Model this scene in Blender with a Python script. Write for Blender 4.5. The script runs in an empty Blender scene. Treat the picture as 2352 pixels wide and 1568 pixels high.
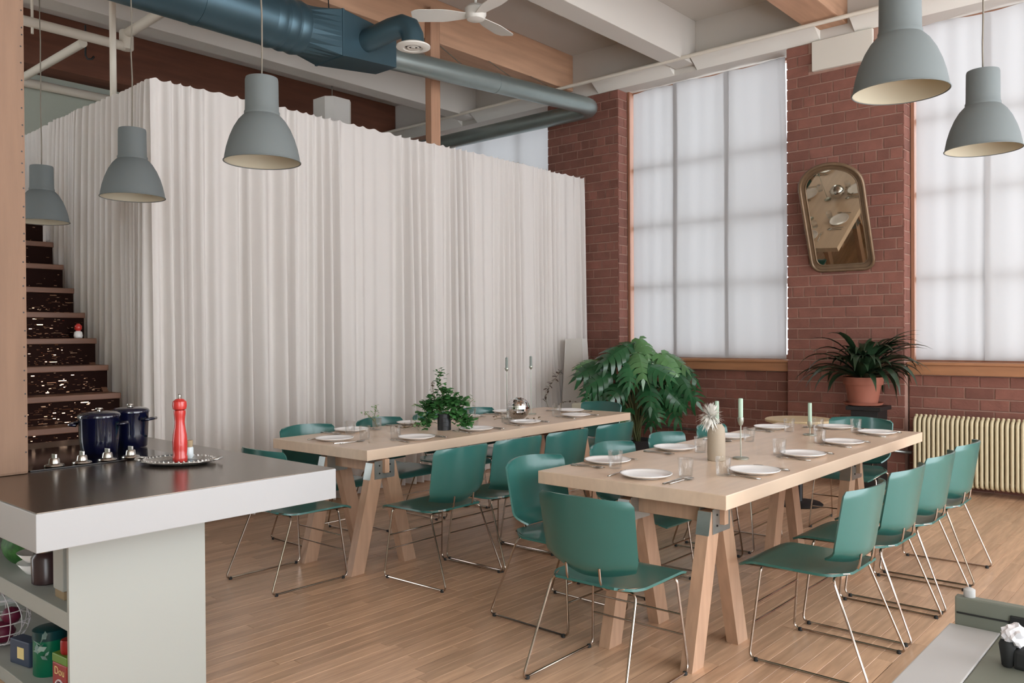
import bpy, bmesh, math, random
from mathutils import Vector, Matrix
from math import sin, cos, pi, radians, sqrt, atan2

# ------------------------------------------------------------------ camera, world, light, exposure
sc = bpy.context.scene
C = sc.collection
random.seed(7)

YAW, PITCH, ROLL, HEYE, FPX = radians(41.2), radians(0.45), radians(0.35), 1.5, 1900.0
fw = Vector((-sin(YAW) * cos(PITCH), cos(YAW) * cos(PITCH), -sin(PITCH)))
rt = Vector((cos(YAW), sin(YAW), 0))
dn = fw.cross(rt)
rt2 = rt * cos(ROLL) + dn * sin(ROLL)
dn2 = dn * cos(ROLL) - rt * sin(ROLL)
camd = bpy.data.cameras.new('camera')
camd.sensor_width = 36.0
camd.lens = 36.0 * FPX / 2352.0
camd.clip_end = 200
cam = bpy.data.objects.new('camera', camd)
C.objects.link(cam)
m = Matrix((rt2, -dn2, -fw)).transposed().to_4x4()
m.translation = Vector((0, 0, HEYE))
cam.matrix_world = m
sc.camera = cam

sc.view_settings.view_transform = 'Standard'
sc.view_settings.look = 'None'
sc.view_settings.gamma = 1.0
sc.view_settings.use_curve_mapping = False
sc.view_settings.exposure = 0.3
sc.cycles.use_denoising = True
sc.cycles.max_bounces = 10
sc.cycles.diffuse_bounces = 5
sc.cycles.glossy_bounces = 5
sc.cycles.transmission_bounces = 8
sc.cycles.transparent_max_bounces = 12
sc.cycles.sample_clamp_indirect = 8.0
sc.cycles.caustics_reflective = False
sc.cycles.caustics_refractive = False

world = bpy.data.worlds.new('overcast_sky')
sc.world = world
world.use_nodes = True
bg = world.node_tree.nodes['Background']
bg.inputs['Color'].default_value = (0.95, 0.99, 1.045, 1)
bg.inputs['Strength'].default_value = 5.6


# ------------------------------------------------------------------ materials
def srgb(r, g, b):
    f = lambda c: ((c / 255.0) / 12.92 if c <= 10 else (((c / 255.0) + 0.055) / 1.055) ** 2.4)
    return (f(r), f(g), f(b), 1.0)


MATS = {}


def mat(name, col, rough=0.5, metal=0.0, var=0.0, vscale=6.0, stretch=(1, 1, 1), bump=0.0, bscale=40.0,
        objvar=0.0, coat=0.0, spec=0.5, trans=0.0, translucent=0.0, knots=None):
    mt = bpy.data.materials.new(name)
    mt.use_nodes = True
    nt = mt.node_tree
    N, L = nt.nodes, nt.links
    p = N['Principled BSDF']
    p.inputs['Base Color'].default_value = col
    p.inputs['Roughness'].default_value = rough
    p.inputs['Metallic'].default_value = metal
    p.inputs['Coat Weight'].default_value = coat
    p.inputs['Specular IOR Level'].default_value = spec
    p.inputs['Transmission Weight'].default_value = trans
    tc = N.new('ShaderNodeTexCoord')
    mp = N.new('ShaderNodeMapping')
    mp.inputs['Scale'].default_value = stretch
    L.new(tc.outputs['Object'], mp.inputs['Vector'])
    src = None
    if objvar > 0:
        oi = N.new('ShaderNodeObjectInfo')
        if var > 0:
            # shift grain per piece
            ad = N.new('ShaderNodeVectorMath'); ad.operation = 'ADD'
            ml = N.new('ShaderNodeMath'); ml.operation = 'MULTIPLY'; ml.inputs[1].default_value = 37.0
            L.new(oi.outputs['Random'], ml.inputs[0])
            L.new(mp.outputs['Vector'], ad.inputs[0])
            L.new(ml.outputs[0], ad.inputs[1])
            vec = ad.outputs[0]
        else:
            vec = mp.outputs['Vector']
    else:
        vec = mp.outputs['Vector']
    val = None
    if var > 0:
        nz = N.new('ShaderNodeTexNoise')
        nz.inputs['Scale'].default_value = vscale
        nz.inputs['Detail'].default_value = 5.0
        L.new(vec, nz.inputs['Vector'])
        mr = N.new('ShaderNodeMapRange')
        mr.inputs['From Min'].default_value = 0.28
        mr.inputs['From Max'].default_value = 0.72
        mr.inputs['To Min'].default_value = 1.0 - var
        mr.inputs['To Max'].default_value = 1.0 + var
        L.new(nz.outputs['Fac'], mr.inputs['Value'])
        val = mr.outputs['Result']
    if objvar > 0:
        mr2 = N.new('ShaderNodeMapRange')
        mr2.inputs['To Min'].default_value = 1.0 - objvar
        mr2.inputs['To Max'].default_value = 1.0 + objvar
        L.new(oi.outputs['Random'], mr2.inputs['Value'])
        if val is not None:
            mm = N.new('ShaderNodeMath'); mm.operation = 'MULTIPLY'
            L.new(val, mm.inputs[0]); L.new(mr2.outputs['Result'], mm.inputs[1])
            val = mm.outputs[0]
        else:
            val = mr2.outputs['Result']
    if val is not None:
        hs = N.new('ShaderNodeHueSaturation')
        hs.inputs['Color'].default_value = col
        L.new(val, hs.inputs['Value'])
        src = hs.outputs['Color']
        if knots:
            vo = N.new('ShaderNodeTexVoronoi')
            vo.inputs['Scale'].default_value = knots[0]
            L.new(vec, vo.inputs['Vector'])
            cr = N.new('ShaderNodeMapRange')
            cr.inputs['From Min'].default_value = 0.0
            cr.inputs['From Max'].default_value = knots[1]
            cr.inputs['To Min'].default_value = 0.65
            cr.inputs['To Max'].default_value = 0.0
            L.new(vo.outputs['Distance'], cr.inputs['Value'])
            mx = N.new('ShaderNodeMixRGB')
            mx.inputs['Color2'].default_value = (col[0] * 0.35, col[1] * 0.25, col[2] * 0.2, 1)
            L.new(cr.outputs['Result'], mx.inputs['Fac'])
            L.new(src, mx.inputs['Color1'])
            src = mx.outputs['Color']
        L.new(src, p.inputs['Base Color'])
    if bump > 0:
        nb = N.new('ShaderNodeTexNoise')
        nb.inputs['Scale'].default_value = bscale
        nb.inputs['Detail'].default_value = 3.0
        L.new(vec, nb.inputs['Vector'])
        bp = N.new('ShaderNodeBump')
        bp.inputs['Strength'].default_value = bump
        bp.inputs['Distance'].default_value = 0.01
        L.new(nb.outputs['Fac'], bp.inputs['Height'])
        L.new(bp.outputs['Normal'], p.inputs['Normal'])
    if translucent > 0:
        tl = N.new('ShaderNodeBsdfTranslucent')
        tl.inputs['Color'].default_value = col
        if src is not None:
            L.new(src, tl.inputs['Color'])
        mx = N.new('ShaderNodeMixShader')
        mx.inputs['Fac'].default_value = translucent
        L.new(p.outputs['BSDF'], mx.inputs[1])
        L.new(tl.outputs['BSDF'], mx.inputs[2])
        L.new(mx.outputs['Shader'], N['Material Output'].inputs['Surface'])
    MATS[name] = mt
    return mt


def glass_mat(name, tint=(1, 1, 1, 1), gloss=0.08, rough=0.0, k=0.55):
    mt = bpy.data.materials.new(name)
    mt.use_nodes = True
    nt = mt.node_tree
    N, L = nt.nodes, nt.links
    N.remove(N['Principled BSDF'])
    tr = N.new('ShaderNodeBsdfTransparent'); tr.inputs['Color'].default_value = tint
    gl = N.new('ShaderNodeBsdfGlossy'); gl.inputs['Roughness'].default_value = rough
    fr = N.new('ShaderNodeLayerWeight'); fr.inputs['Blend'].default_value = 0.35
    ml = N.new('ShaderNodeMath'); ml.operation = 'MULTIPLY_ADD'
    ml.inputs[1].default_value = k; ml.inputs[2].default_value = gloss
    L.new(fr.outputs['Fresnel'], ml.inputs[0])
    mx = N.new('ShaderNodeMixShader')
    L.new(ml.outputs[0], mx.inputs['Fac'])
    L.new(tr.outputs[0], mx.inputs[1]); L.new(gl.outputs[0], mx.inputs[2])
    L.new(mx.outputs[0], N['Material Output'].inputs['Surface'])
    MATS[name] = mt
    return mt


mat('plank', srgb(200, 163, 133), 0.26, var=0.16, vscale=3.0, stretch=(14, 1.2, 1), objvar=0.13, bump=0.05, bscale=60)
mat('floor_gap', srgb(104, 72, 52), 0.6)
mat('plaster', srgb(205, 199, 188), 0.9, var=0.03, vscale=1.5)
mat('ceiling_white', srgb(194, 188, 180), 0.9, var=0.02, vscale=1.2)
mat('wall_green', srgb(180, 186, 174), 0.9, var=0.03, vscale=1.0)
mat('mortar', srgb(156, 122, 108), 0.95, var=0.1, vscale=20)
mat('brick', srgb(122, 78, 66), 0.8, var=0.12, vscale=9, objvar=0.17, bump=0.35, bscale=50)
mat('beam_wood', srgb(180, 140, 112), 0.7, var=0.14, vscale=2.5, stretch=(6, 0.6, 6), bump=0.1, bscale=30)
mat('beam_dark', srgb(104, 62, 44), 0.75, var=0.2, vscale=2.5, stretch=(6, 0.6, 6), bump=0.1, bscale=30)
mat('column_wood', srgb(134, 105, 85), 0.75, var=0.12, vscale=3.0, stretch=(6, 6, 0.5), bump=0.12, bscale=30, knots=(3.5, 0.04))
mat('sill_wood', srgb(160, 112, 78), 0.55, var=0.15, vscale=3, stretch=(0.8, 6, 6))
mat('frame_wood', srgb(150, 104, 80), 0.6, var=0.12, vscale=3, stretch=(6, 6, 0.7))
mat('post_wood', srgb(164, 124, 98), 0.65, var=0.12, vscale=3, stretch=(8, 8, 0.6))
mat('table_wood', srgb(214, 190, 167), 0.33, var=0.07, vscale=2.4, stretch=(9, 0.7, 4), knots=(1.7, 0.035))
mat('leg_wood', srgb(180, 146, 121), 0.5, var=0.12, vscale=3.5, stretch=(9, 9, 0.9), knots=(4.0, 0.035), objvar=0.08)
mat('round_wood', srgb(200, 178, 140), 0.5, var=0.1, vscale=4, stretch=(1, 8, 1))
mat('stair_wood', srgb(112, 76, 57), 0.55, var=0.2, vscale=4, stretch=(6, 0.8, 6))
mat('galvanized', srgb(70, 72, 74), 0.4, 0.6, var=0.2, vscale=8)
mat('zinc', srgb(176, 180, 178), 0.35, 0.9, var=0.1, vscale=12)
mat('duct', srgb(66, 90, 100), 0.4, 0.55, var=0.12, vscale=1.6)
mat('duct_light', srgb(150, 162, 160), 0.33, 0.75, var=0.10, vscale=2.0)
mat('white_paint', srgb(216, 212, 204), 0.6)
mat('pipe_paint', srgb(208, 200, 186), 0.6)
mat('black_iron', srgb(22, 20, 20), 0.5)
mat('lamp_grey', srgb(100, 106, 106), 0.75, var=0.02, vscale=3)
mat('lamp_inner', srgb(190, 182, 160), 0.7)
mat('cable_grey', srgb(120, 112, 100), 0.7)
mat('teal', srgb(48, 102, 96), 0.28, var=0.04, vscale=3, spec=0.5, coat=0.2)
mat('chrome', srgb(172, 158, 146), 0.16, 1.0)
mat('rubber', srgb(24, 24, 24), 0.7)
mat('curtain', srgb(226, 220, 215), 0.95, var=0.02, vscale=2, stretch=(1, 1, 0.1), translucent=0.22)
mat('sheer', srgb(192, 191, 192), 0.95, var=0.015, vscale=6, stretch=(1, 1, 0.2), translucent=0.205)
glass_mat('pane_glass', (0.97, 0.98, 0.98, 1), 0.03)
glass_mat('tumbler_glass', (0.985, 0.99, 0.99, 1), 0.015, 0.0, 0.3)
mat('porcelain', srgb(242, 240, 239), 0.2, coat=0.3)
mat('steel', srgb(190, 186, 180), 0.22, 1.0)
mat('candle', srgb(172, 196, 176), 0.5, translucent=0.12)
mat('grey_candle', srgb(120, 128, 122), 0.5)
mat('holder', srgb(170, 172, 160), 0.35, 0.7)
mat('vase', srgb(164, 150, 132), 0.75, var=0.06, vscale=8)
mat('flower', srgb(232, 230, 224), 0.8, translucent=0.3)
mat('black_pot', srgb(34, 35, 38), 0.4)
mat('herb', srgb(66, 118, 62), 0.5, objvar=0.2, var=0.2, vscale=25, translucent=0.25)
mat('herb_pale', srgb(150, 176, 130), 0.6, var=0.2, vscale=25, translucent=0.3)
mat('herb_dark', srgb(84, 66, 56), 0.6, var=0.2, vscale=25)
mat('stem', srgb(120, 112, 76), 0.7)
mat('dry_leaf', srgb(120, 100, 74), 0.7, var=0.2, vscale=20)
mat('mirror_tile', srgb(226, 226, 226), 0.06, 1.0)
mat('mirror_glass', srgb(208, 200, 182), 0.02, 1.0)
mat('mirror_frame', srgb(116, 94, 72), 0.35, 0.35, var=0.15, vscale=10)
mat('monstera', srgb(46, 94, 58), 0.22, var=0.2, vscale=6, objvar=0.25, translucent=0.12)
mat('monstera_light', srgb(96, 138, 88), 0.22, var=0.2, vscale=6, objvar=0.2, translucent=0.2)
mat('monstera_stem', srgb(92, 96, 60), 0.6)
mat('strap', srgb(40, 60, 40), 0.32, var=0.2, vscale=5, objvar=0.3, translucent=0.06)
mat('orange_flower', srgb(226, 120, 84), 0.6)
mat('terracotta', srgb(142, 84, 66), 0.75, var=0.06, vscale=8)
mat('soil', srgb(44, 32, 26), 0.95)
mat('planter', srgb(200, 196, 176), 0.7)
mat('radiator', srgb(196, 184, 152), 0.5)
mat('paper', srgb(236, 232, 226), 0.9, translucent=0.25)
mat('counter_white', srgb(168, 168, 169), 0.35)
mat('counter_steel', srgb(122, 112, 102), 0.24, 0.9, var=0.06, vscale=3, stretch=(1, 14, 1))
mat('cabinet', srgb(168, 170, 164), 0.6)
mat('cooktop', srgb(16, 13, 13), 0.08)
mat('enamel', srgb(10, 13, 38), 0.08, coat=0.6)
mat('mill_red', srgb(198, 52, 46), 0.28, coat=0.4)
mat('silver', srgb(210, 208, 204), 0.28, 0.85, bump=0.8, bscale=90)
mat('silver_dark', srgb(70, 70, 72), 0.15, 1.0)
mat('cork', srgb(172, 150, 118), 0.8)
mat('salt', srgb(214, 222, 224), 0.3)
mat('sequin', srgb(34, 18, 14), 0.85, 0.0, spec=0.08)
mat('sequin_spark', srgb(214, 176, 146), 0.12, 1.0)
mat('dark_void', srgb(34, 34, 38), 0.9)
mat('bench_steel', srgb(116, 119, 108), 0.6, 0.2, var=0.1, vscale=5)
mat('bench_white', srgb(180, 179, 178), 0.5, var=0.03, vscale=5)
mat('bag_green', srgb(52, 104, 46), 0.6, var=0.4, vscale=40)
mat('jar_dark', srgb(60, 42, 44), 0.25)
mat('can_green', srgb(0, 104, 74), 0.3)
mat('can_teal', srgb(10, 62, 66), 0.35)
mat('tin_red', srgb(150, 28, 26), 0.4)
mat('tin_green', srgb(96, 134, 40), 0.4)
mat('cream', srgb(236, 214, 150), 0.6)
mat('card', srgb(150, 128, 98), 0.8)
mat('grey_box', srgb(66, 74, 84), 0.5)
mat('blue_box', srgb(54, 66, 88), 0.5)
mat('wire_white', srgb(226, 222, 226), 0.4)
mat('basket_fruit', srgb(104, 22, 54), 0.5)
mat('cellophane', srgb(150, 176, 170), 0.15, spec=0.8)


# ------------------------------------------------------------------ mesh helpers
class MB:
    """collects geometry for ONE mesh object"""

    def __init__(self):
        self.v, self.f = [], []

    def add(self, v, f):
        o = len(self.v)
        self.v += [tuple(p) for p in v]
        self.f += [tuple(i + o for i in q) for q in f]
        return self

    def box(self, a, b):
        x0, y0, z0 = a
        x1, y1, z1 = b
        v = [(x0, y0, z0), (x1, y0, z0), (x1, y1, z0), (x0, y1, z0), (x0, y0, z1), (x1, y0, z1), (x1, y1, z1), (x0, y1, z1)]
        return self.add(v, [(0, 3, 2, 1), (4, 5, 6, 7), (0, 1, 5, 4), (1, 2, 6, 5), (2, 3, 7, 6), (3, 0, 4, 7)])

    def bbox(self, a, b, r=0.004):
        """box with chamfered edges"""
        bm = bmesh.new()
        bmesh.ops.create_cube(bm, size=1)
        for v in bm.verts:
            v.co = Vector(((a[i] + b[i]) / 2 + v.co[i] * (b[i] - a[i]) for i in range(3)))
        bmesh.ops.bevel(bm, geom=bm.edges[:], offset=r, segments=2, affect='EDGES', profile=0.6)
        bm.verts.index_update()
        self.add([v.co for v in bm.verts], [[v.index for v in f.verts] for f in bm.faces])
        bm.free()
        return self

    def tube(self, pts, r, n=10, fillet=0.0, caps=True, closed=False):
        pts = [Vector(p) for p in pts]
        rr = r if isinstance(r, (list, tuple)) else None
        if fillet > 0 and not rr:
            out = [pts[0]]
            for i in range(1, len(pts) - 1):
                a, b, c = pts[i - 1], pts[i], pts[i + 1]
                d1, d2 = (a - b), (c - b)
                k = min(fillet, d1.length * 0.45, d2.length * 0.45)
                p1, p2 = b + d1.normalized() * k, b + d2.normalized() * k
                for s in range(5):
                    t = s / 4
                    out.append(p1 * (1 - t) ** 2 + b * 2 * t * (1 - t) + p2 * t * t)
            out.append(pts[-1])
            pts = out
        k = len(pts)
        tg = []
        for i in range(k):
            if closed:
                t = pts[(i + 1) % k] - pts[(i - 1) % k]
            else:
                t = pts[min(i + 1, k - 1)] - pts[max(i - 1, 0)]
            tg.append(t.normalized())
        up = Vector((0, 0, 1)) if abs(tg[0].z) < 0.9 else Vector((1, 0, 0))
        nrm = (up - tg[0] * up.dot(tg[0])).normalized()
        V, F = [], []
        for i in range(k):
            nrm = (nrm - tg[i] * nrm.dot(tg[i])).normalized()
            bn = tg[i].cross(nrm)
            ri = rr[i] if rr else r
            for j in range(n):
                a = 2 * pi * j / n
                V.append(pts[i] + nrm * cos(a) * ri + bn * sin(a) * ri)
        last = k if closed else k - 1
        for i in range(last):
            for j in range(n):
                a, b = i * n + j, i * n + (j + 1) % n
                c, d = ((i + 1) % k) * n + (j + 1) % n, ((i + 1) % k) * n + j
                F.append((a, b, c, d))
        if caps and not closed:
            F.append(tuple(range(n))[::-1])
            F.append(tuple((k - 1) * n + j for j in range(n)))
        return self.add(V, F)

    def lathe(self, prof, n=32, c=(0, 0, 0), axis='z', capb=True, capt=True):
        V, F = [], []
        k = len(prof)
        for (r, z) in prof:
            for j in range(n):
                a = 2 * pi * j / n
                V.append((c[0] + r * cos(a), c[1] + r * sin(a), c[2] + z))
        for i in range(k - 1):
            for j in range(n):
                F.append((i * n + j, i * n + (j + 1) % n, (i + 1) * n + (j + 1) % n, (i + 1) * n + j))
        if capb:
            F.append(tuple(range(n))[::-1])
        if capt:
            F.append(tuple((k - 1) * n + j for j in range(n)))
        return self.add(V, F)

    def prism(self, poly, z0, z1):
        n = len(poly)
        V = [(x, y, z0) for x, y in poly] + [(x, y, z1) for x, y in poly]
        F = [tuple(range(n))[::-1], tuple(range(n, 2 * n))]
        for i in range(n):
            F.append((i, (i + 1) % n, n + (i + 1) % n, n + i))
        return self.add(V, F)

    def beamseg(self, p, q, w, h, up=(0, 0, 1)):
        """square-section bar from p to q, w across, h along up"""
        p, q = Vector(p), Vector(q)
        t = (q - p).normalized()
        u = Vector(up)
        u = (u - t * u.dot(t)).normalized()
        s = t.cross(u)
        V = []
        for o in (p, q):
            for (a, b) in ((-1, -1), (1, -1), (1, 1), (-1, 1)):
                V.append(o + s * (a * w / 2) + u * (b * h / 2))
        return self.add(V, [(0, 3, 2, 1), (4, 5, 6, 7), (0, 1, 5, 4), (1, 2, 6, 5), (2, 3, 7, 6), (3, 0, 4, 7)])

    def surf(self, fn, nu, nv, thick=0.0):
        """grid surface fn(u,v) with u,v in 0..1; optional thickness as a closed shell"""
        P = [[Vector(fn(i / nu, j / nv)) for j in range(nv + 1)] for i in range(nu + 1)]
        w = nv + 1
        V = [p for row in P for p in row]
        F = []
        for i in range(nu):
            for j in range(nv):
                F.append((i * w + j, (i + 1) * w + j, (i + 1) * w + j + 1, i * w + j + 1))
        if thick:
            N = []
            for i in range(nu + 1):
                for j in range(nv + 1):
                    du = P[min(i + 1, nu)][j] - P[max(i - 1, 0)][j]
                    dv = P[i][min(j + 1, nv)] - P[i][max(j - 1, 0)]
                    nn = du.cross(dv)
                    N.append(nn.normalized() if nn.length > 1e-9 else Vector((0, 0, 1)))
            o = len(V)
            V = V + [V[i] - N[i] * thick for i in range(o)]
            F += [tuple(reversed([x + o for x in q])) for q in F[:]]
            ring = [j for j in range(w)] + [i * w + nv for i in range(1, nu + 1)] + \
                   [nu * w + j for j in range(nv - 1, -1, -1)] + [i * w for i in range(nu - 1, 0, -1)]
            for a in range(len(ring)):
                b = (a + 1) % len(ring)
                F.append((ring[a], ring[a] + o, ring[b] + o, ring[b]))
        return self.add(V, F)

    def mesh(self, name, material, smooth=False, angle=None):
        me = bpy.data.meshes.new(name)
        me.from_pydata(self.v, [], self.f)
        me.materials.append(MATS[material])
        if smooth:
            me.polygons.foreach_set('use_smooth', [True] * len(me.polygons))
            if angle:
                me.set_sharp_from_angle(angle=angle)
        me.update()
        return me

    def build(self, name, material, parent=None, smooth=False, angle=None, label=None):
        o = bpy.data.objects.new(name, self.mesh(name, material, smooth, angle))
        C.objects.link(o)
        if parent:
            o.parent = parent
        if label:
            o['label'] = label
        return o


SM = radians(40)


def tag(o, label, cat=None, group=None, kind=None):
    o['label'] = label
    if cat:
        o['category'] = cat
    if group:
        o['group'] = group
    if kind:
        o['kind'] = kind
    return o


def struct(o, label=None):
    o['kind'] = 'structure'
    if label:
        o['label'] = label
    return o


def thing(name, label, cat, loc=(0, 0, 0), rz=0.0, group=None):
    o = bpy.data.objects.new(name, None)
    o.empty_display_size = 0.1
    C.objects.link(o)
    o.location = loc
    o.rotation_euler = (0, 0, rz)
    tag(o, label, cat, group)
    return o


def inst(name, me, parent, loc=(0, 0, 0), rot=(0, 0, 0), scale=None):
    o = bpy.data.objects.new(name, me)
    C.objects.link(o)
    o.parent = parent
    o.location = loc
    o.rotation_euler = rot
    if scale:
        o.scale = scale
    return o


def dup(root, loc, rz, label, group=None):
    r = root.copy()
    C.objects.link(r)
    r.location = loc
    r.rotation_euler = (0, 0, rz)
    r['label'] = label
    if group:
        r['group'] = group
    for ch in list(root.children):
        c = ch.copy()
        C.objects.link(c)
        c.parent = r
        for g in list(ch.children):
            d = g.copy()
            C.objects.link(d)
            d.parent = c
    return r


# ------------------------------------------------------------------ the shell
YW = 8.6          # pier face
YS = 8.72         # wall under the windows
ZC = 5.1          # ceiling
ZT = 4.535        # window head
ZSILL = 1.215

# floor: strip planks, the nearest 300 as pieces, the rest as one mass
fl = MB().box((-10.4, -3.2, -0.06), (3.0, 9.0, -0.012)).build('floor', 'floor_gap')
struct(fl, 'warm brown narrow strip wood floor')
PWD = 0.073
rows = []
rng = random.Random(3)
x = -10.3
while x < 2.9:
    y = -3.1 + rng.uniform(-1.0, 0)
    while y < 8.75:
        ln = rng.choice((0.9, 1.2, 1.5, 1.8))
        y0, y1 = max(y, -3.1), min(y + ln, 8.75)
        if y1 - y0 > 0.05:
            rows.append((x, y0, y1))
        y += ln
    x += PWD


def seen_size(r):
    cx, cy = r[0] + PWD / 2, (r[1] + r[2]) / 2
    v = Vector((cx, cy, 0)) - Vector((0, 0, HEYE))
    d = v.dot(fw)
    if d < 1.0:
        return 0
    px, py = 1176 + FPX * v.dot(rt) / d, 784 + FPX * v.dot(dn) / d
    if px < 380 or px > 2450 or py > 1600:
        return 0
    return (r[2] - r[1]) / (d * d)


order = sorted(rows, key=seen_size, reverse=True)
pm = {}
rest = MB()
G = 0.0012
for i, r in enumerate(order):
    ln = r[2] - r[1]
    if i < 300:
        key = round(ln, 2)
        if key not in pm:
            b = MB()
            w, l, c = PWD / 2 - G / 2, key / 2 - G, 0.0014
            V = [(-w, -l, -0.012), (w, -l, -0.012), (w, l, -0.012), (-w, l, -0.012),
                 (-w, -l, -c), (w, -l, -c), (w, l, -c), (-w, l, -c),
                 (-w + c, -l + c, 0), (w - c, -l + c, 0), (w - c, l - c, 0), (-w + c, l - c, 0)]
            F = [(8, 9, 10, 11)]
            for a in range(4):
                d = (a + 1) % 4
                F += [(a, d, d + 4, a + 4), (a + 4, d + 4, d + 8, a + 8)]
            pm[key] = b.add(V, F).mesh('plank', 'plank')
        inst('plank', pm[key], fl, (r[0] + PWD / 2, (r[1] + r[2]) / 2, 0))
    else:
        x0, x1 = r[0] + G / 2, r[0] + PWD - G / 2
        rest.add([(x0, r[1] + G, -.0005), (x1, r[1] + G, -.0005), (x1, r[2] - G, -.0005), (x0, r[2] - G, -.0005)], [(0, 1, 2, 3)])
ro = rest.build('distant_planks', 'plank', fl)
ro['kind'] = 'stuff'

# ceiling and the beams it rests on
struct(MB().box((-10.4, -3.2, ZC), (6.2, 9.0, ZC + 0.12)).build('ceiling', 'ceiling_white'), 'white plaster ceiling')
for n, (x0, x1) in enumerate(((-6.82, -6.45), (-3.34, -2.97), (0.14, 0.51))):
    struct(MB().bbox((x0, -3.2, 4.64), (x1, YW, ZC), 0.012).build('beam_timber', 'beam_wood'), 'heavy timber ceiling beam')
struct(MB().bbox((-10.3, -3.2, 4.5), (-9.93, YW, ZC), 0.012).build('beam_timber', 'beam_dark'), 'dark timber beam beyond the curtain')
for (x0, x1) in ((-4.95, -4.69), (-8.44, -8.18), (-1.46, -1.2)):
    struct(MB().bbox((x0, -3.2, 4.6), (x1, YW, ZC), 0.008).build('beam_plaster', 'ceiling_white'), 'white plastered ceiling beam')
struct(MB().box((-10.5, -3.2, 0), (-10.3, 9.0, ZC)).build('wall_left', 'wall_green'), 'pale green-grey wall beyond the curtain')
struct(MB().box((-8.7, -3.4, 0), (2.2, -3.2, ZC)).build('wall_back_blocker', 'wall_green'), 'unseen pale wall added behind the viewer to dim the light')  # unseen wall, added and sized to hold back light from behind
struct(MB().box((6.2, -3.4, 0), (6.4, 1.3, ZC)).build('wall_right_blocker', 'wall_green'), 'unseen pale wall added far to the side to limit the light')  # unseen wall, added and cut short to shape light from the side
# head wall above the windows, with the sloped white boards under it
struct(MB().box((-10.3, YW, ZT), (6.2, 9.0, ZC)).build('wall_header', 'ceiling_white'), 'white wall band above the windows')
for (x0, x1) in ((-9.9, -8.46), (-8.16, -6.84), (-6.05, -4.97), (-4.67, -3.25), (-2.9, -1.48), (-1.18, 0.1)):
    b = MB().add([(x0, 8.44, 4.64), (x1, 8.44, 4.64), (x1, 8.6, 4.535), (x0, 8.6, 4.535),
                  (x0, 8.44, 4.66), (x1, 8.44, 4.66), (x1, 8.6, 4.66), (x0, 8.6, 4.66)],
                 [(0, 3, 2, 1), (4, 5, 6, 7), (0, 1, 5, 4), (1, 2, 6, 5), (2, 3, 7, 6), (3, 0, 4, 7)])
    struct(b.build('trim_soffit', 'white_paint'), 'sloped white board over the windows')

# brick piers and window breasts
BL, BH, MJ = 0.247, 0.1115, 0.013
bmesh_cache = {}


def brick_mesh(l, h):
    key = (round(l, 3), round(h, 3))
    if key not in bmesh_cache:
        w, hh, c, d = key[0] / 2, key[1] / 2, 0.003, 0.014
        V = [(-w, 0, -hh), (w, 0, -hh), (w, 0, hh), (-w, 0, hh),
             (-w, -d + c, -hh), (w, -d + c, -hh), (w, -d + c, hh), (-w, -d + c, hh),
             (-w + c, -d, -hh + c), (w - c, -d, -hh + c), (w - c, -d, hh - c), (-w + c, -d, hh - c)]
        F = [(8, 9, 10, 11)]
        for a in range(4):
            d2 = (a + 1) % 4
            F += [(a, d2, d2 + 4, a + 4), (a + 4, d2 + 4, d2 + 8, a + 8)]
        bmesh_cache[key] = MB().add(V, F).mesh('brick', 'brick')
    return bmesh_cache[key]


def lay_bricks(parent, a0, a1, z0, z1, place, skip=None, seed=0, rot=0.0):
    """place(a, z) gives the world point of a brick centre along the face"""
    rg = random.Random(seed)
    nrow = max(1, round((z1 - z0) / BH))
    h = (z1 - z0) / nrow
    for k in range(nrow):
        z = z0 + (k + 0.5) * h
        header = (k % 6 == 5)
        unit = BL / 2 if header else BL
        a = a0 - (unit / 2 if k % 2 else 0)
        while a < a1 - 0.005:
            s, e = max(a, a0), min(a + unit, a1)
            a += unit
            if e - s < 0.03:
                continue
            mid = (s + e) / 2
            if skip and skip(mid, z):
                continue
            p = place(mid, z)
            o = inst('brick', brick_mesh(e - s - MJ, h - MJ), parent,
                     (p[0], p[1] - rg.uniform(0, 0.003) * (rot == 0), p[2]), (0, rg.uniform(-0.004, 0.004), rot))


def pier(name, x0, x1, x0b, zlow, skip, seed, label):
    """brick pier between x0 and x1; bricks laid from x0b and zlow up (what the curtain hides is left plain)"""
    w = struct(MB().box((x0 + 0.012, YW + 0.012, 0), (x1 - 0.012, 9.0, ZT)).build(name, 'mortar'), label)
    nlow = 0
    lay_bricks(w, x0b, x1, zlow, ZT, lambda a, z: (a, YW + 0.018, z), skip, seed)
    return w


p1 = pier('wall_pier', -6.885, -5.755, -6.885, 0.0, lambda a, z: a < -6.42 and z < 3.2, 1, 'brick pier beside the curtain end')
lay_bricks(p1, YW, YW + 0.2, 1.25, ZT, lambda a, z: (-5.755 - 0.018, a, z), None, 5, radians(90))
patch = lambda a, z: a > -3.31 and a < -2.74 and z > 4.24
p2 = pier('wall_pier', -3.62, -2.43, -3.62, 0.0, patch, 2, 'brick pier carrying the mirror')
lay_bricks(p2, YW, YW + 0.2, 1.25, ZT, lambda a, z: (-2.43 - 0.018, a, z), None, 6, radians(90))
p0 = struct(MB().box((-10.3, YW, 0), (-9.1, 9.0, ZT)).build('wall_pier', 'mortar'), 'far brick pier beyond the curtain')
p3 = struct(MB().box((-0.36, YW, 0), (0.8, 9.0, ZT)).build('wall_pier', 'brick'), 'brick pier past the radiator')
s1 = struct(MB().box((-5.755, YS + 0.012, 0), (-3.62, 9.0, 1.19)).build('wall_breast', 'mortar'), 'brick wall below the first window')
lay_bricks(s1, -5.755, -3.62, 0.0, 1.085, lambda a, z: (a, YS + 0.018, z), None, 3)
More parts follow.
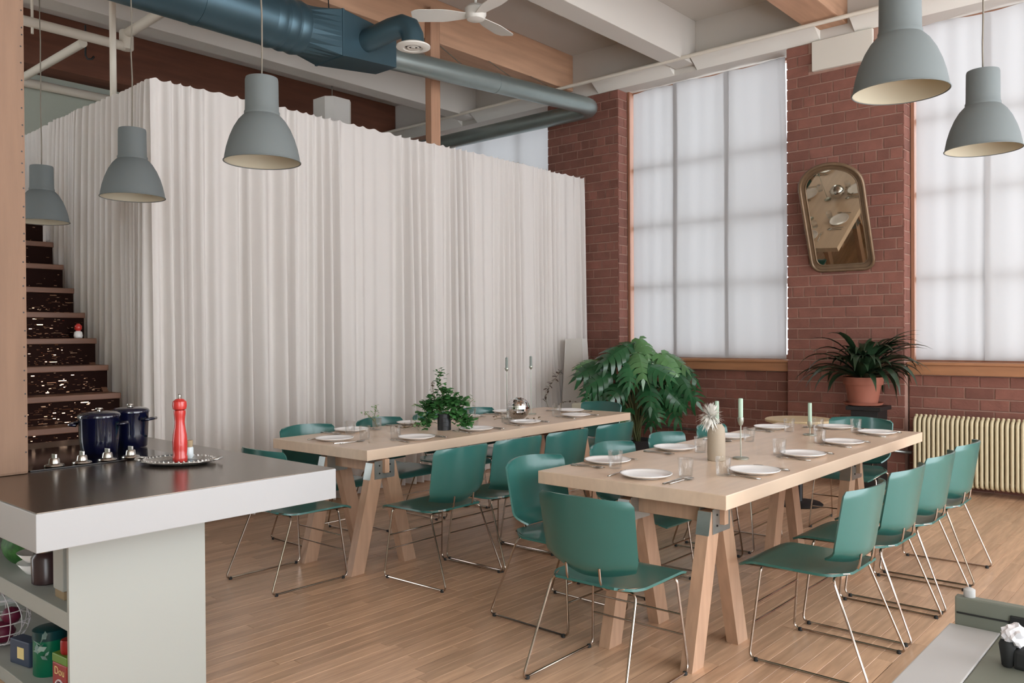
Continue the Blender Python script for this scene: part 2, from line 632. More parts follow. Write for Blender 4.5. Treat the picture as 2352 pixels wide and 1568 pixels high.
s2 = struct(MB().box((-2.43, YS + 0.012, 0), (-0.36, 9.0, 1.19)).build('wall_breast', 'mortar'), 'dark brick wall behind the radiator')
lay_bricks(s2, -2.43, -0.36, 0.0, 1.085, lambda a, z: (a, YS + 0.018, z), None, 4)
s0 = struct(MB().box((-9.1, YS, 0), (-6.885, 9.0, 1.19)).build('wall_breast', 'mortar'), 'wall below the window behind the curtain')
s3 = struct(MB().box((0.8, YS, 0), (6.2, 9.0, 1.19)).build('wall_breast', 'brick'), 'brick wall at the room end')
# plaster bearing block under the timber beam on the pier
struct(MB().bbox((-3.33, YW - 0.03, 4.225), (-2.72, YW + 0.02, 4.53), 0.006).build('trim_bearing', 'plaster'), 'cream plaster bearing block under beam end')


mat('mullion_paint', srgb(226, 222, 214), 0.6)


def window(idx, x0, x1, cols, zrows, sill=True):
    w = MB()
    t = 0.03
    w.box((x0, 8.88, ZSILL - 0.02), (x0 + t, 8.99, ZT)).box((x1 - t, 8.93, ZSILL - 0.02), (x1, 8.99, ZT))
    w.box((x0 + t, 8.88, ZT - t), (x1 - t, 8.97, ZT)).box((x0 + t, 8.88, ZSILL - 0.02), (x1 - t, 8.97, ZSILL + 0.05))
    o = struct(w.build('window_%d' % idx, 'frame_wood'), 'tall timber window with small panes')
    xs = [x0 + t] + list(cols) + [x1 - t]
    zs = [ZSILL + 0.05] + list(zrows) + [ZT - t]
    for c in cols:
        MB().box((c - 0.024, 8.92, ZSILL + 0.05), (c + 0.024, 8.985, ZT - t)).build('mullion', 'mullion_paint', o)
    for i in range(len(xs) - 1):
        for z in zrows:
            l = xs[i] + (0.024 if i else 0)
            r = xs[i + 1] - (0.024 if i + 1 < len(xs) - 1 else 0)
            MB().box((l, 8.905, z - 0.028), (r, 8.98, z + 0.028)).build('transom', 'mullion_paint', o)
        for k in range(len(zs) - 1):
            l = xs[i] + (0.024 if i else 0)
            r = xs[i + 1] - (0.024 if i + 1 < len(xs) - 1 else 0)
            lo = zs[k] + (0.02 if k else 0)
            hi = zs[k + 1] - (0.02 if k + 1 < len(zs) - 1 else 0)
            MB().box((l, 8.95, lo), (r, 8.955, hi)).build('pane', 'pane_glass', o)
    # jamb lining seen on the left reveal
    MB().box((x0 - 0.001, 8.80, ZSILL), (x0 + 0.03, 8.88, ZT)).build('jamb', 'frame_wood', o)
    return o


ZR = (2.08, 2.83, 3.56)
window(1, -9.1, -6.885, (-8.36, -7.62), ZR)
window(2, -5.755, -3.62, (-5.105, -4.41), ZR)
window(3, -2.43, -0.36, (-1.75, -1.06), (2.03, 2.87, 3.6))
window(4, 0.8, 6.0, (1.65, 2.5, 3.35, 4.2, 5.1), ZR)  # unseen wide window, added without cloth to bring in raking daylight
for (x0, x1, lab) in ((-5.752, -3.623, 'brown wooden sill under the middle window'), (-2.427, -0.363, 'brown wooden sill above the radiator')):
    o = struct(MB().bbox((x0, YS - 0.06, 1.09), (x1, YS, 1.185), 0.006).build('sill', 'sill_wood'), lab)
    MB().bbox((x0, YS - 0.085, 1.185), (x1, 8.88, 1.212), 0.005).build('sill_top', 'sill_wood', o)


# sheer white cloths hung inside the windows
def sheer(x0, x1, z0, z1, seed, label, y=8.845, gather=0.0):
    rg = random.Random(seed)
    ph = [rg.uniform(0, 6.28) for _ in range(6)]

    def fn(u, v):
        xx = x0 + (x1 - x0) * u
        z = z0 + (z1 - z0) * v
        d = 0.004 * sin(9 * u + ph[0] + 1.2 * v) + 0.0035 * sin(23 * u + ph[1]) + 0.004 * sin(7 * v + ph[2] + 2 * u)
        e = gather * max(0.0, (u - 0.8) / 0.2) * 0.012 * sin(60 * u + 5 * v + ph[3])
        xx += 0.012 * sin(3.1 * v + ph[4]) * (0.3 + 0.7 * u)
        zz = z + (0.012 * sin(6 * u + ph[5]) if v > 0.99 else 0.0)
        return (xx, y + d + e, zz)
    o = MB().surf(fn, 36, 40).build('sheer_cloth', 'sheer', None, True)
    tag(o, label, 'sheer curtain', 'sheer white cloths over the windows')
    return o


sheer(-9.02, -6.91, 1.23, 4.52, 1, 'sheer white cloth over the window half hidden by the long curtain')
sheer(-5.70, -5.08, 1.22, 4.52, 2, 'sheer white cloth over the first third of the window behind the monstera')
sheer(-5.13, -4.40, 1.22, 4.52, 3, 'sheer white cloth over the central third of the window behind the monstera', 8.838)
sheer(-4.46, -3.715, 1.22, 4.52, 4, 'sheer white cloth hanging next to the brick pier with the mirror', 8.83, 1.0)
sheer(-2.39, -1.74, 1.23, 4.52, 5, 'sheer white cloth on the window beside the mirror pier, above the plant')
sheer(-1.79, -1.03, 1.23, 4.52, 6, 'sheer white cloth above the radiator, at the picture edge', 8.838)
sheer(-1.08, -0.40, 1.23, 4.52, 7, 'unseen sheer white cloth farthest along the radiator window, kept to block light', 8.83)  # cloth outside the view, kept to block light from this part


# ------------------------------------------------------------------ long pleated curtain
def pleats(p0, p1, z0f, z1, wave, seed, amp=0.05, name='curtain', per=0.125):
    p0, p1 = Vector(p0), Vector(p1)
    t = (p1 - p0)
    ln = t.length
    t.normalize()
    nrm = Vector((t.y, -t.x, 0))
    rg = random.Random(seed)
    nu = int(ln / 0.0125)
    knots = []
    s = 0.0
    a = 0.0
    # irregular pleat phase and depth along the run
    ph, am = [], []
    f = 2 * pi / per
    for i in range(nu + 1):
        if i % 14 == 0:
            fa = f * rg.uniform(0.55, 1.6)
            ta = amp * rg.uniform(0.25, 1.5)
        a += fa * ln / nu
        s += (ta - s) * 0.18
        ph.append(a)
        am.append(s if s > 0.01 else 0.01)
    k2 = [rg.uniform(0, 6.28) for _ in range(4)]

    def fn(u, v):
        i = min(nu, int(round(u * nu)))
        dist = u * ln
        q = 0.42 + 0.72 * (1 - v) ** 0.6
        d = am[i] * q * sin(ph[i] + 0.15 * sin(1.6 * v + k2[0] + dist)) + 0.35 * q * am[i] * sin(2.3 * ph[i] * 0.5 + k2[1] + 0.5 * (1 - v))
        d += wave * 0.035 * sin(2.1 * dist + k2[2] + 0.6 * v) * (1 - 0.6 * v) + 0.018 * sin(7.3 * dist + k2[0] + 0.9 * v) * (1.1 - v)
        z = z0f(dist / ln) * (1 - v) + z1 * v
        if v > 0.985:
            z -= 0.018 * (0.5 + 0.5 * sin(ph[i] + 1.3))
        sh = 0.01 * sin(2.5 * v + k2[3] + 2 * dist)
        p = p0 + t * (dist + sh) + nrm * d
        return (p.x, p.y, z)
    return MB().surf(fn, nu, 22)


XCUR = -6.26
o = pleats((XCUR, 2.97, 0), (XCUR, 7.84, 0), lambda u: 0.012, 3.5, 1.0, 11).build('curtain', 'curtain', None, True)
tag(o, 'long floor-length pleated off-white curtain dividing the room behind the tables', 'curtain', 'pleated curtains on the ceiling track')


def slit(u, v):
    pass


b = pleats((XCUR - 0.04, 7.78, 0), (XCUR, 8.56, 0), lambda u: 0.012, 3.5, 0.6, 12, per=0.1)
nv = []
for (x, y, z) in b.v:      # the free edge hangs open towards the floor
    k = max(0.0, 1.0 - (z / 1.25)) if z < 1.25 else 0.0
    w = max(0.0, 1.0 - (y - 7.78) / 0.76)
    nv.append((x + 0.02 * k, y + 0.16 * k * w, z))
b.v = nv
o = b.build('curtain', 'curtain', None, True)
tag(o, 'narrow end panel of pleated curtain against the brick pier', 'curtain', 'pleated curtains on the ceiling track')
o = pleats((-9.9, 2.99, 0), (XCUR - 0.035, 2.985, 0), lambda u: 0.012 if u > 0.45 else 0.012, 3.5, 0.6, 13, per=0.11).build('curtain', 'curtain', None, True)
tag(o, 'shaded pleated curtain returning behind the staircase', 'curtain', 'pleated curtains on the ceiling track')
# curtain track and its drop rods
tr = thing('curtain_track', 'dark curtain track with white drop rod above the pleated curtain', 'curtain track')
MB().tube([(-9.9, 3.04, 3.485), (-6.36, 3.04, 3.485), (-6.32, 3.08, 3.485), (-6.32, 8.55, 3.485)], 0.009, 8, 0.04).build('rail', 'black_iron', tr, True)
MB().tube([(-7.09, 3.04, 3.49), (-7.09, 3.04, ZC)], 0.027, 14).build('drop_rod', 'pipe_paint', tr, True, SM)
o = tag(MB().bbox((-6.45, 6.0, 3.4), (-6.36, 6.135, 4.95), 0.006).build('timber_post', 'post_wood'),
        'slim timber post rising above the curtain to the beam', 'post')


# ------------------------------------------------------------------ ducts, pipes, fan
def duct():
    t = thing('air_duct', 'large blue-grey galvanized ventilation duct running under the timber beam', 'air duct')
    X = -6.02
    MB().tube([(X, -2.0, 4.12), (X, 4.14, 4.12)], 0.215, 36).build('main_run', 'duct', t, True, SM)
    for y in (3.86, 3.98, 4.09):
        MB().tube([(X, y - 0.045, 4.12), (X, y, 4.12), (X, y + 0.045, 4.12)], [0.215, 0.225, 0.215], 36).build('ring_joint', 'duct', t, True, SM)
    for y in (0.6, 2.0, 3.2):
        MB().tube([(X, y, 4.12), (X, y + 0.02, 4.12)], 0.219, 36).build('seam', 'duct', t, True, SM)
    # round to square transition and plenum box
    n = 32
    V = []
    for j in range(n):
        a = 2 * pi * j / n
        V.append((X + 0.21 * cos(a), 4.13, 4.12 + 0.21 * sin(a)))
    for j in range(n):
        a = 2 * pi * j / n
        c, s = cos(a), sin(a)
        k = 1.0 / max(abs(c), abs(s))
        V.append((X + 0.2 * c * k, 4.45, 4.13 + 0.2 * s * k))
    for j in range(n):
        a = 2 * pi * j / n
        c, s = cos(a), sin(a)
        k = 1.0 / max(abs(c), abs(s))
        V.append((X + 0.15 * c * k, 5.1, 4.14 + 0.15 * s * k))
    F = []
    for i in range(2):
        for j in range(n):
            F.append((i * n + j, i * n + (j + 1) % n, (i + 1) * n + (j + 1) % n, (i + 1) * n + j))
    F += [tuple(range(n)), tuple(range(2 * n, 3 * n))[::-1]]
    MB().add(V, F).build('plenum_box', 'duct', t, False)
    MB().box((X - 0.205, 4.445, 3.925), (X + 0.205, 4.465, 4.335)).build('seam', 'duct', t)
    # branch elbow with the ceiling diffuser
    MB().tube([(-5.9, 4.72, 4.12), (-5.58, 4.80, 4.19), (-5.47, 4.83, 4.2), (-5.41, 4.85, 4.17), (-5.38, 4.86, 4.10), (-5.375, 4.862, 4.02)], 0.098, 24).build('branch_elbow', 'duct', t, True, SM)
    d = MB().lathe([(0.07, 0.0), (0.085, -0.022), (0.115, -0.025), (0.148, -0.012), (0.148, 0.0), (0.115, 0.018)], 36, (-5.375, 4.862, 4.01), capb=False).build('diffuser', 'white_paint', t, True, SM)
    MB().lathe([(0.001, 0.0), (0.07, 0.0)], 36, (-5.375, 4.862, 4.012), capb=False, capt=False).build('diffuser_throat', 'black_iron', d)
    MB().lathe([(0.036, 0.0), (0.052, -0.012), (0.055, -0.002)], 36, (-5.375, 4.862, 4.0), capb=False, capt=False).build('diffuser_cone', 'white_paint', d, True)
    MB().lathe([(0.001, 0.0), (0.018, -0.010), (0.02, 0.0)], 24, (-5.375, 4.862, 4.0), capb=False, capt=False).build('diffuser_cone', 'white_paint', d, True)
    # slimmer run to the window wall, then along it
    MB().tube([(-6.05, 5.08, 4.13), (-5.99, 6.6, 4.205)], 0.105, 28).build('slim_run', 'duct_light', t, True, SM)
    MB().tube([(-5.99, 6.6, 4.205), (-5.94, 8.1, 4.275), (-5.96, 8.28, 4.283), (-6.05, 8.37, 4.285), (-6.3, 8.38, 4.285), (-9.6, 8.38, 4.285)], 0.103, 28, 0.12).build('slim_run', 'duct_light', t, True, SM)
    MB().tube([(-6.05, 5.09, 4.13), (-6.05, 5.12, 4.13)], 0.112, 28).build('ring_joint', 'duct', t, True, SM)
    MB().tube([(-5.991, 6.585, 4.204), (-5.989, 6.615, 4.206)], 0.108, 28).build('ring_joint', 'duct_light', t, True, SM)
    for (y, z) in ((6.15, 4.29), (7.0, 4.32), (7.75, 4.36)):
        MB().beamseg((-6.03, y, z), (-6.45, y, 4.64), 0.03, 0.004).build('hanger_strap', 'cable_grey', t)
    return t


duct()
t = thing('cable_conduit', 'thin black conduit sloping past the duct elbow', 'conduit')
MB().tube([(-6.4, 3.4, 4.5), (-6.4, 5.0, 4.5)], 0.016, 10).build('conduit', 'black_iron', t, True, SM)
MB().tube([(-6.4, 4.75, 4.3), (-6.41, 4.72, 4.9)], 0.006, 8).build('clip_rod', 'black_iron', t, True, SM)

t = tag(MB().tube([(-9.9, 8.28, 4.6), (0.1, 8.28, 4.6)], 0.022, 12).build('wall_pipe', 'pipe_paint', None, True, SM),
        'cream pipe running along the head of the windows', 'pipe')
t = thing('sprinkler_pipe', 'thin white sprinkler line with small head below the ceiling', 'sprinkler')
MB().tube([(-4.98, 4.6, 4.98), (-4.98, 7.0, 4.98)], 0.012, 8).build('pipe', 'white_paint', t, True, SM)
MB().tube([(-4.98, 7.0, 4.98), (-4.98, 7.0, 5.1)], 0.008, 8).build('drop', 'black_iron', t, True, SM)
MB().lathe([(0.01, 0), (0.022, 0.01), (0.022, 0.05), (0.01, 0.06)], 12, (-4.98, 7.0, 5.0)).build('head', 'black_iron', t, True, SM)
MB().tube([(-4.98, 6.2, 4.98), (-4.98, 6.2, 5.1)], 0.006, 8).build('drop', 'white_paint', t, True, SM)

t = thing('white_pipework', 'white painted pipes with elbow above the staircase', 'pipe')
MB().tube([(-8.05, 0.2, 4.30), (-8.05, 3.56, 4.30)], 0.045, 14).build('pipe_run', 'pipe_paint', t, True, SM)
MB().lathe([(0.06, -0.09), (0.065, -0.08), (0.065, 0.08), (0.06, 0.09)], 18, (-8.05, 3.58, 4.36)).build('elbow_tee', 'pipe_paint', t, True, SM)
MB().tube([(-8.05, 3.58, 4.42), (-6.9, 3.58, 4.46)], 0.045, 14).build('pipe_run', 'pipe_paint', t, True, SM)
MB().tube([(-8.1, 3.2, 4.25), (-9.6, 3.2, 4.25)], 0.04, 14).build('pipe_run', 'pipe_paint', t, True, SM)
MB().tube([(-8.05, 2.75, 4.2), (-8.05, 2.75, 4.6)], 0.012, 8).build('hanger', 'pipe_paint', t, True, SM)
t = tag(MB().tube([(-10.2, -1, 4.36), (-10.2, 6, 4.36)], 0.05, 14).build('wall_pipe', 'pipe_paint', None, True, SM),
        'white pipe along the far green-grey wall', 'pipe')
t = thing('ceiling_fan', 'white ceiling fan near the window wall', 'ceiling fan', (-5.3, 5.57, 4.48))
MB().lathe([(0.03, -0.07), (0.08, -0.06), (0.1, -0.02), (0.1, 0.04), (0.07, 0.07), (0.02, 0.09)], 28).build('motor', 'white_paint', t, True, SM)
MB().tube([(0, 0, 0.08), (0, 0, 0.62)], 0.014, 12).build('down_rod', 'white_paint', t, True, SM)
MB().lathe([(0.05, 0.57), (0.06, 0.6), (0.06, 0.62)], 20).build('canopy_cup', 'white_paint', t, True, SM)
for k in range(3):
    a = radians(222 + 120 * k)

    def blade(u, v, a=a):
        r = 0.09 + 0.5 * u
        w = (0.05 + 0.05 * min(1, u * 2.5)) * (1 - 0.9 * max(0, u - 0.9) / 0.1 * 0.4)
        s = (v - 0.5) * 2 * w
        return (r * cos(a) - s * sin(a), r * sin(a) + s * cos(a), -0.02 + s * 0.18)
    MB().surf(blade, 14, 6, 0.006).build('blade', 'white_paint', t, True, SM)
t = thing('ceiling_hook', 'small black hook hanging beside the white pipes', 'hook')
MB().tube([(-8.6, 3.42, 4.6), (-8.6, 3.42, 4.3), (-8.6, 3.44, 4.27), (-8.6, 3.48, 4.28), (-8.6, 3.5, 4.31)], 0.01, 8).build('hook', 'black_iron', t, True, SM)
t = thing('paper_lantern', 'white boxy paper shade peeking above the curtain', 'lamp shade', (-8.6, 6.4, 4.15))
MB().prism([(0.2, 0.12), (0.12, 0.2), (-0.12, 0.2), (-0.2, 0.12), (-0.2, -0.12), (-0.12, -0.2), (0.12, -0.2), (0.2, -0.12)], 0, 0.32).build('shade', 'paper', t)
MB().tube([(0, 0, 0.32), (0, 0, 0.95)], 0.006, 8).build('cord', 'cable_grey', t)


# ------------------------------------------------------------------ pendant lamps
def pendant(loc, label, big=1.0):
    t = thing('pendant_lamp', label, 'pendant lamp', loc, 0, 'grey bell pendant lamps')
    prof = [(0.192, 0.0), (0.190, 0.004), (0.186, 0.03), (0.178, 0.07), (0.163, 0.12), (0.142, 0.17), (0.118, 0.21), (0.098, 0.232), (0.089, 0.24), (0.089, 0.255), (0.085, 0.262), (0.084, 0.30), (0.083, 0.42), (0.080, 0.432), (0.04, 0.436), (0.012, 0.436)]
    sh = MB().lathe(prof, 48, capb=False, capt=True).build('shade', 'lamp_grey', t, True, SM)
    inn = [(r - 0.004 if r > 0.02 else r, z + 0.0) for r, z in prof[:12]]
    inn[0] = (0.190, 0.001)
    MB().lathe(inn, 48, capb=False, capt=True).build('inner_shade', 'lamp_inner', sh, True, SM)
    MB().tube([(0.192 * cos(2 * pi * k / 48), 0.192 * sin(2 * pi * k / 48), 0.001) for k in range(48)], 0.0032, 6, closed=True).build('rim', 'lamp_grey', t, True)
    MB().lathe([(0.02, 0.235), (0.022, 0.18), (0.03, 0.15), (0.03, 0.13), (0.012, 0.1)], 16).build('bulb', 'lamp_inner', t, True, SM)
    zz = ZC - loc[2]
    rg = random.Random(int(abs(loc[1]) * 100))
    pts = [(0, 0, 0.43)]
    k = 14
    for i in range(1, k):
        pts.append((rg.uniform(-.003, .003), rg.uniform(-.003, .003), 0.43 + (zz - 0.43) * i / k))
    pts.append((0, 0, zz))
    MB().tube(pts, 0.0045, 8).build('cord', 'cable_grey', t, True)
    MB().lathe([(0.05, zz - 0.03), (0.055, zz - 0.01), (0.055, zz)], 20).build('ceiling_cup', 'lamp_grey', t, True, SM)
    return t


pendant((-3.785, 2.375, 2.40), 'grey bell pendant lamp hanging in front of the white curtain, largest of the left row')
pendant((-5.26, 2.37, 2.385), 'grey bell pendant lamp in the middle of the row of three over the island')
pendant((-6.98, 2.44, 2.40), 'grey bell pendant lamp at the staircase end of the row of three')
pendant((-1.08, 3.76, 2.525), 'large grey bell pendant lamp cut by the picture top near the brick pier')
pendant((-1.05, 5.15, 2.505), 'grey bell pendant lamp hanging against the bright window above the radiator')


# ------------------------------------------------------------------ chairs
def make_chair():
    t = thing('dining_chair', 'x', 'chair')

    def seat(u, v):
        y = -0.165 + 0.51 * v
        if v < 0.25:
            hw = 0.15 + 0.08 * sin(v / 0.25 * pi / 2)
        else:
            hw = 0.23
        if v > 0.9:
            hw -= 0.03 * ((v - 0.9) / 0.1) ** 2
        s = (u - 0.5) * 2
        z = 0.448 - 0.014 * (1 - s * s) * sin(pi * min(1, v * 1.15)) - 0.03 * max(0, (v - 0.8) / 0.2) ** 2
        if v < 0.12:
            z += 0.012 * (1 - v / 0.12)
        return (s * hw, y, z)
    MB().surf(seat, 16, 22, 0.011).build('seat', 'teal', t, True, SM)

    def back(u, v):
        s = (u - 0.5) * 2
        hw = 0.236 + 0.010 * v
        if v < 0.26:
            hw -= 0.05 * ((0.26 - v) / 0.26) ** 2.2
        if v > 0.92:
            hw -= 0.022 * ((v - 0.92) / 0.08) ** 2.4
        z = 0.476 + 0.354 * v + 0.022 * s * s * (1 - v) ** 2
        y = -0.185 - 0.058 * v + 0.08 * s * s
        if v < 0.16:
            y += 0.05 * ((0.16 - v) / 0.16) ** 1.5
        z -= 0.010 * s * s * v
        return (s * hw, y, z)
    MB().surf(back, 18, 18, 0.010).build('backrest', 'teal', t, True, SM)
    R = 0.0056
    for s in (-1, 1):
        MB().tube([(s * 0.17, 0.22, 0.424), (s * 0.222, 0.225, 0.424), (s * 0.256, 0.268, 0.010), (s * 0.256, -0.268, 0.010),
                   (s * 0.216, -0.10, 0.432), (s * 0.12, -0.10, 0.428)], R, 8, 0.035).build('sled_leg', 'chrome', t, True, SM)
        MB().tube([(s * 0.085, 0.10, 0.422), (s * 0.085, -0.13, 0.428), (s * 0.085, -0.168, 0.46), (s * 0.085, -0.178, 0.53)], R, 8, 0.03).build('back_upright', 'chrome', t, True, SM)
        MB().tube([(s * 0.226, 0.30, 0.429), (s * 0.227, -0.03, 0.441), (s * 0.165, -0.158, 0.452)], 0.004, 6, 0.02).build('edge_trim', 'chrome', t, True)
        for yy in (-0.235, 0.235):
            MB().lathe([(0.009, 0), (0.011, 0.002), (0.011, 0.012), (0.008, 0.016)], 10, (s * 0.256, yy, 0)).build('glide', 'rubber', t, True, SM)
    MB().tube([(-0.243, 0.252, 0.17), (0.243, 0.252, 0.17)], 0.0045, 8).build('crossbar', 'chrome', t, True, SM)
    MB().tube([(-0.235, 0.243, 0.26), (0.235, 0.243, 0.26)], 0.0045, 8).build('crossbar', 'chrome', t, True, SM)
    return t


proto = make_chair()
first = [True]


def chair(x, y, facing, label, group, jit=0.0):
    """facing: direction the sitter looks, radians from +Y"""
    rz = facing + jit
    if first[0]:
        first[0] = False
        proto.location = (x, y, 0)
        proto.rotation_euler = (0, 0, rz)
        proto['label'] = label
        proto['group'] = group
    else:
        dup(proto, (x, y, 0), rz, label, group)


W_, E_, N_, S_ = pi / 2, -pi / 2, 0.0, pi     # facing -X, +X, +Y, -Y
GR = 'green shell chairs around the two trestle tables'
chair(-2.075, 2.985, N_, 'dark green shell chair seen from behind at the near end of the vase table', GR, 0.02)
for i, (y, w) in enumerate(((3.83, 'nearest the viewer'), (4.46, 'second along from the near end'), (5.06, 'third along from the near end'), (5.67, 'farthest along, by the radiator'))):
    chair(-1.42, y, W_, 'green shell chair on radiator side of vase table, ' + w, GR, (0.0, -0.01, 0.01, 0.02)[i])
for i, (y, w) in enumerate(((3.50, 'beside the dark foremost chair'), (4.25, 'second back showing'), (4.90, 'third back showing'), (5.54, 'hidden behind the flower vase'))):
    chair(-2.74, y, E_, 'pale green shell chair between tables, tucked to vase table, ' + w, GR, 0.02 * (i - 1))
chair(-2.23, 6.57, S_, 'green shell chair at the far end of the vase table, before the black plant stand', GR, 0.03)
for i, (y, w) in enumerate(((3.60, 'nearest, wholly visible'), (4.14, 'second of four'), (4.68, 'third of four'), (5.28, 'last, near the monstera'))):
    chair(-3.73, y, W_, 'green shell chair, back to us, at disco ball table, ' + w, GR, (0.03, 0, 0.0, -0.02)[i])
for i, (y, w) in enumerate(((3.68, 'at the corner nearest the island'), (4.38, 'second from the island'), (4.98, 'mostly behind the leafy plant'), (5.52, 'behind the disco ball'))):
    chair(-5.12, y, E_, 'green shell chair on curtain side of disco ball table, ' + w, GR)
chair(-4.42, 2.92, N_, 'green shell chair half hidden under the island worktop edge', GR, -0.01)
chair(-4.76, 6.62, S_, 'green shell chair at the monstera end of the disco ball table', GR)


# ------------------------------------------------------------------ tables on trestles
ZTAB, TTH = 0.775, 0.068


def table(name, cx, cy, w, l, rz, label):
    t = thing(name, label, 'table', (cx, cy, 0), rz, 'long trestle dining tables')
    MB().bbox((-w / 2, -l / 2, ZTAB - TTH), (w / 2, l / 2, ZTAB), 0.004).build('tabletop', 'table_wood', t)
    return t


table('dining_table', -2.262, 4.95, 1.09, 3.08, 0.0, 'long pale wooden dining table with flower vase, nearer the radiator')
table('dining_table', -4.685, 4.89, 1.015, 3.16, radians(1.6), 'long pale wooden dining table with disco ball, along the curtain')


def trestle(cx, cy, half, label, rz=0.0):
    t = thing('sawhorse', label, 'trestle', (cx, cy, 0), rz, 'timber sawhorses under the tables')
    H = ZTAB - TTH - 0.002
    MB().bbox((-half - 0.06, -0.019, H - 0.089), (half + 0.06, 0.019, H), 0.003).build('crossbeam', 'leg_wood', t)
    for sx in (-1, 1):
        for sy in (-1, 1):
            top = Vector((sx * half, sy * 0.045, H - 0.02))
            bot = Vector((sx * half, sy * 0.225, 0.0))
            d = (bot - top).normalized()
            b = MB()
            # leg board with level foot
            e = Vector((0, 1, 0))
            hw, hx = 0.052, 0.030
            V = []
            for p in (top, bot):
                for (a, c) in ((-1, -1), (1, -1), (1, 1), (-1, 1)):
                    V.append((p.x + a * hx, p.y + c * hw, p.z))
            b.add(V, [(0, 1, 2, 3), (7, 6, 5, 4), (0, 4, 5, 1), (1, 5, 6, 2), (2, 6, 7, 3), (3, 7, 4, 0)])
            b.build('leg', 'leg_wood', t)
        br = MB()
        for q in (-1, 1):
            br.box((sx * half + q * 0.0325 - 0.0015, -0.085, H - 0.125), (sx * half + q * 0.0325 + 0.0015, 0.085, H - 0.01))
        for sy in (-1, 1):
            br.beamseg((sx * half, sy * 0.099, H - 0.02), (sx * half, sy * 0.124, H - 0.125), 0.066, 0.003, (0, 1, 0))
        o = br.build('metal_bracket', 'zinc', t)
        for sy in (-1, 1):
            for dz in (0.04, 0.09):
                MB().lathe([(0.005, -0.002), (0.005, 0.002)], 8, (0, 0, 0)).build('screw', 'black_iron', o).location = (sx * half + 0.036 * sx, sy * 0.045, H - dz)
        for ch in o.children:
            ch.rotation_euler = (0, pi / 2, 0)
    return t


trestle(-2.055, 3.53, 0.22, 'timber sawhorse under the near end of the vase table')
trestle(-2.055, 5.36, 0.22, 'timber sawhorse under the far half of the vase table')
trestle(-4.42, 3.47, 0.24, 'timber sawhorse under the near end of the disco ball table', radians(1.6))
trestle(-4.50, 5.7, 0.24, 'timber sawhorse under the far half of the disco ball table', radians(1.6))


# ------------------------------------------------------------------ table ware
plate_me = MB().lathe([(0.001, 0.004), (0.075, 0.004), (0.1, 0.007), (0.128, 0.017), (0.132, 0.021), (0.130, 0.023), (0.122, 0.018), (0.095, 0.010), (0.07, 0.007), (0.001, 0.007)], 40, capb=False, capt=False).mesh('plate', 'porcelain', True)
plate_foot = MB().lathe([(0.07, 0.0), (0.075, 0.0), (0.077, 0.006), (0.068, 0.006)], 32, capb=False, capt=False).mesh('foot_ring', 'porcelain', True)
tumbler_me = MB().lathe([(0.001, 0.001), (0.031, 0.001), (0.034, 0.004), (0.041, 0.095), (0.0395, 0.096), (0.0385, 0.094), (0.032, 0.010), (0.001, 0.009)], 32, capb=False, capt=False).mesh('tumbler', 'tumbler_glass', True)


def knife_mesh():
    b = MB()
    b.add([(-0.007, -0.11, 0.001), (0.006, -0.11, 0.001), (0.005, 0.0, 0.001), (-0.006, 0.0, 0.001),
           (-0.006, -0.108, 0.006), (0.005, -0.108, 0.006), (0.0045, 0.0, 0.005), (-0.005, 0.0, 0.005)],
          [(0, 3, 2, 1), (4, 5, 6, 7), (0, 1, 5, 4), (1, 2, 6, 5), (2, 3, 7, 6), (3, 0, 4, 7)])
    b.add([(-0.008, 0.0, 0.001), (0.007, 0.0, 0.001), (0.009, 0.06, 0.001), (0.002, 0.105, 0.001), (-0.007, 0.10, 0.001),
           (-0.008, 0.0, 0.003), (0.007, 0.0, 0.003), (0.009, 0.06, 0.003), (0.002, 0.105, 0.003), (-0.007, 0.10, 0.003)],
          [(4, 3, 2, 1, 0), (5, 6, 7, 8, 9), (0, 1, 6, 5), (1, 2, 7, 6), (2, 3, 8, 7), (3, 4, 9, 8), (4, 0, 5, 9)])
    return b.mesh('knife', 'steel')


def fork_mesh():
    b = MB()
    b.tube([(0, -0.1, 0.003), (0, -0.05, 0.004), (0, 0.02, 0.006), (0, 0.035, 0.008)], [0.0055, 0.0045, 0.003, 0.004], 8)
    b.surf(lambda u, v: ((u - 0.5) * (0.008 + 0.014 * min(1, v * 2)), 0.03 + 0.03 * v, 0.008 + 0.002 * sin(v * 3)), 6, 4, 0.002)
    for k in range(4):
        xx = -0.0093 + 0.0062 * k
        b.tube([(xx, 0.055, 0.008), (xx, 0.075, 0.006), (xx, 0.1, 0.008)], [0.0018, 0.0016, 0.0009], 6)
    return b.mesh('fork', 'steel', True)


def spoon_mesh():
    b = MB()
    b.tube([(0, -0.1, 0.003), (0, -0.05, 0.004), (0, 0.02, 0.006), (0, 0.045, 0.007)], [0.0055, 0.0045, 0.003, 0.0035], 8)

    def bowl(u, v):
        w = 0.021 * sqrt(max(0.0, 1 - (2 * v - 1) ** 2))
        s = (u - 0.5) * 2
        return (s * w, 0.04 + 0.062 * v, 0.009 - 0.006 * (1 - s * s) * sin(pi * v))
    b.surf(bowl, 10, 12, 0.0015)
    return b.mesh('spoon', 'steel', True)


KN, FK, SP = knife_mesh(), fork_mesh(), spoon_mesh()


def put(name, me, loc, rz, label, cat, group, rx=0.0):
    o = bpy.data.objects.new(name, me)
    C.objects.link(o)
    o.location = loc
    o.rotation_euler = (rx, 0, rz)
    tag(o, label, cat, group)
    return o


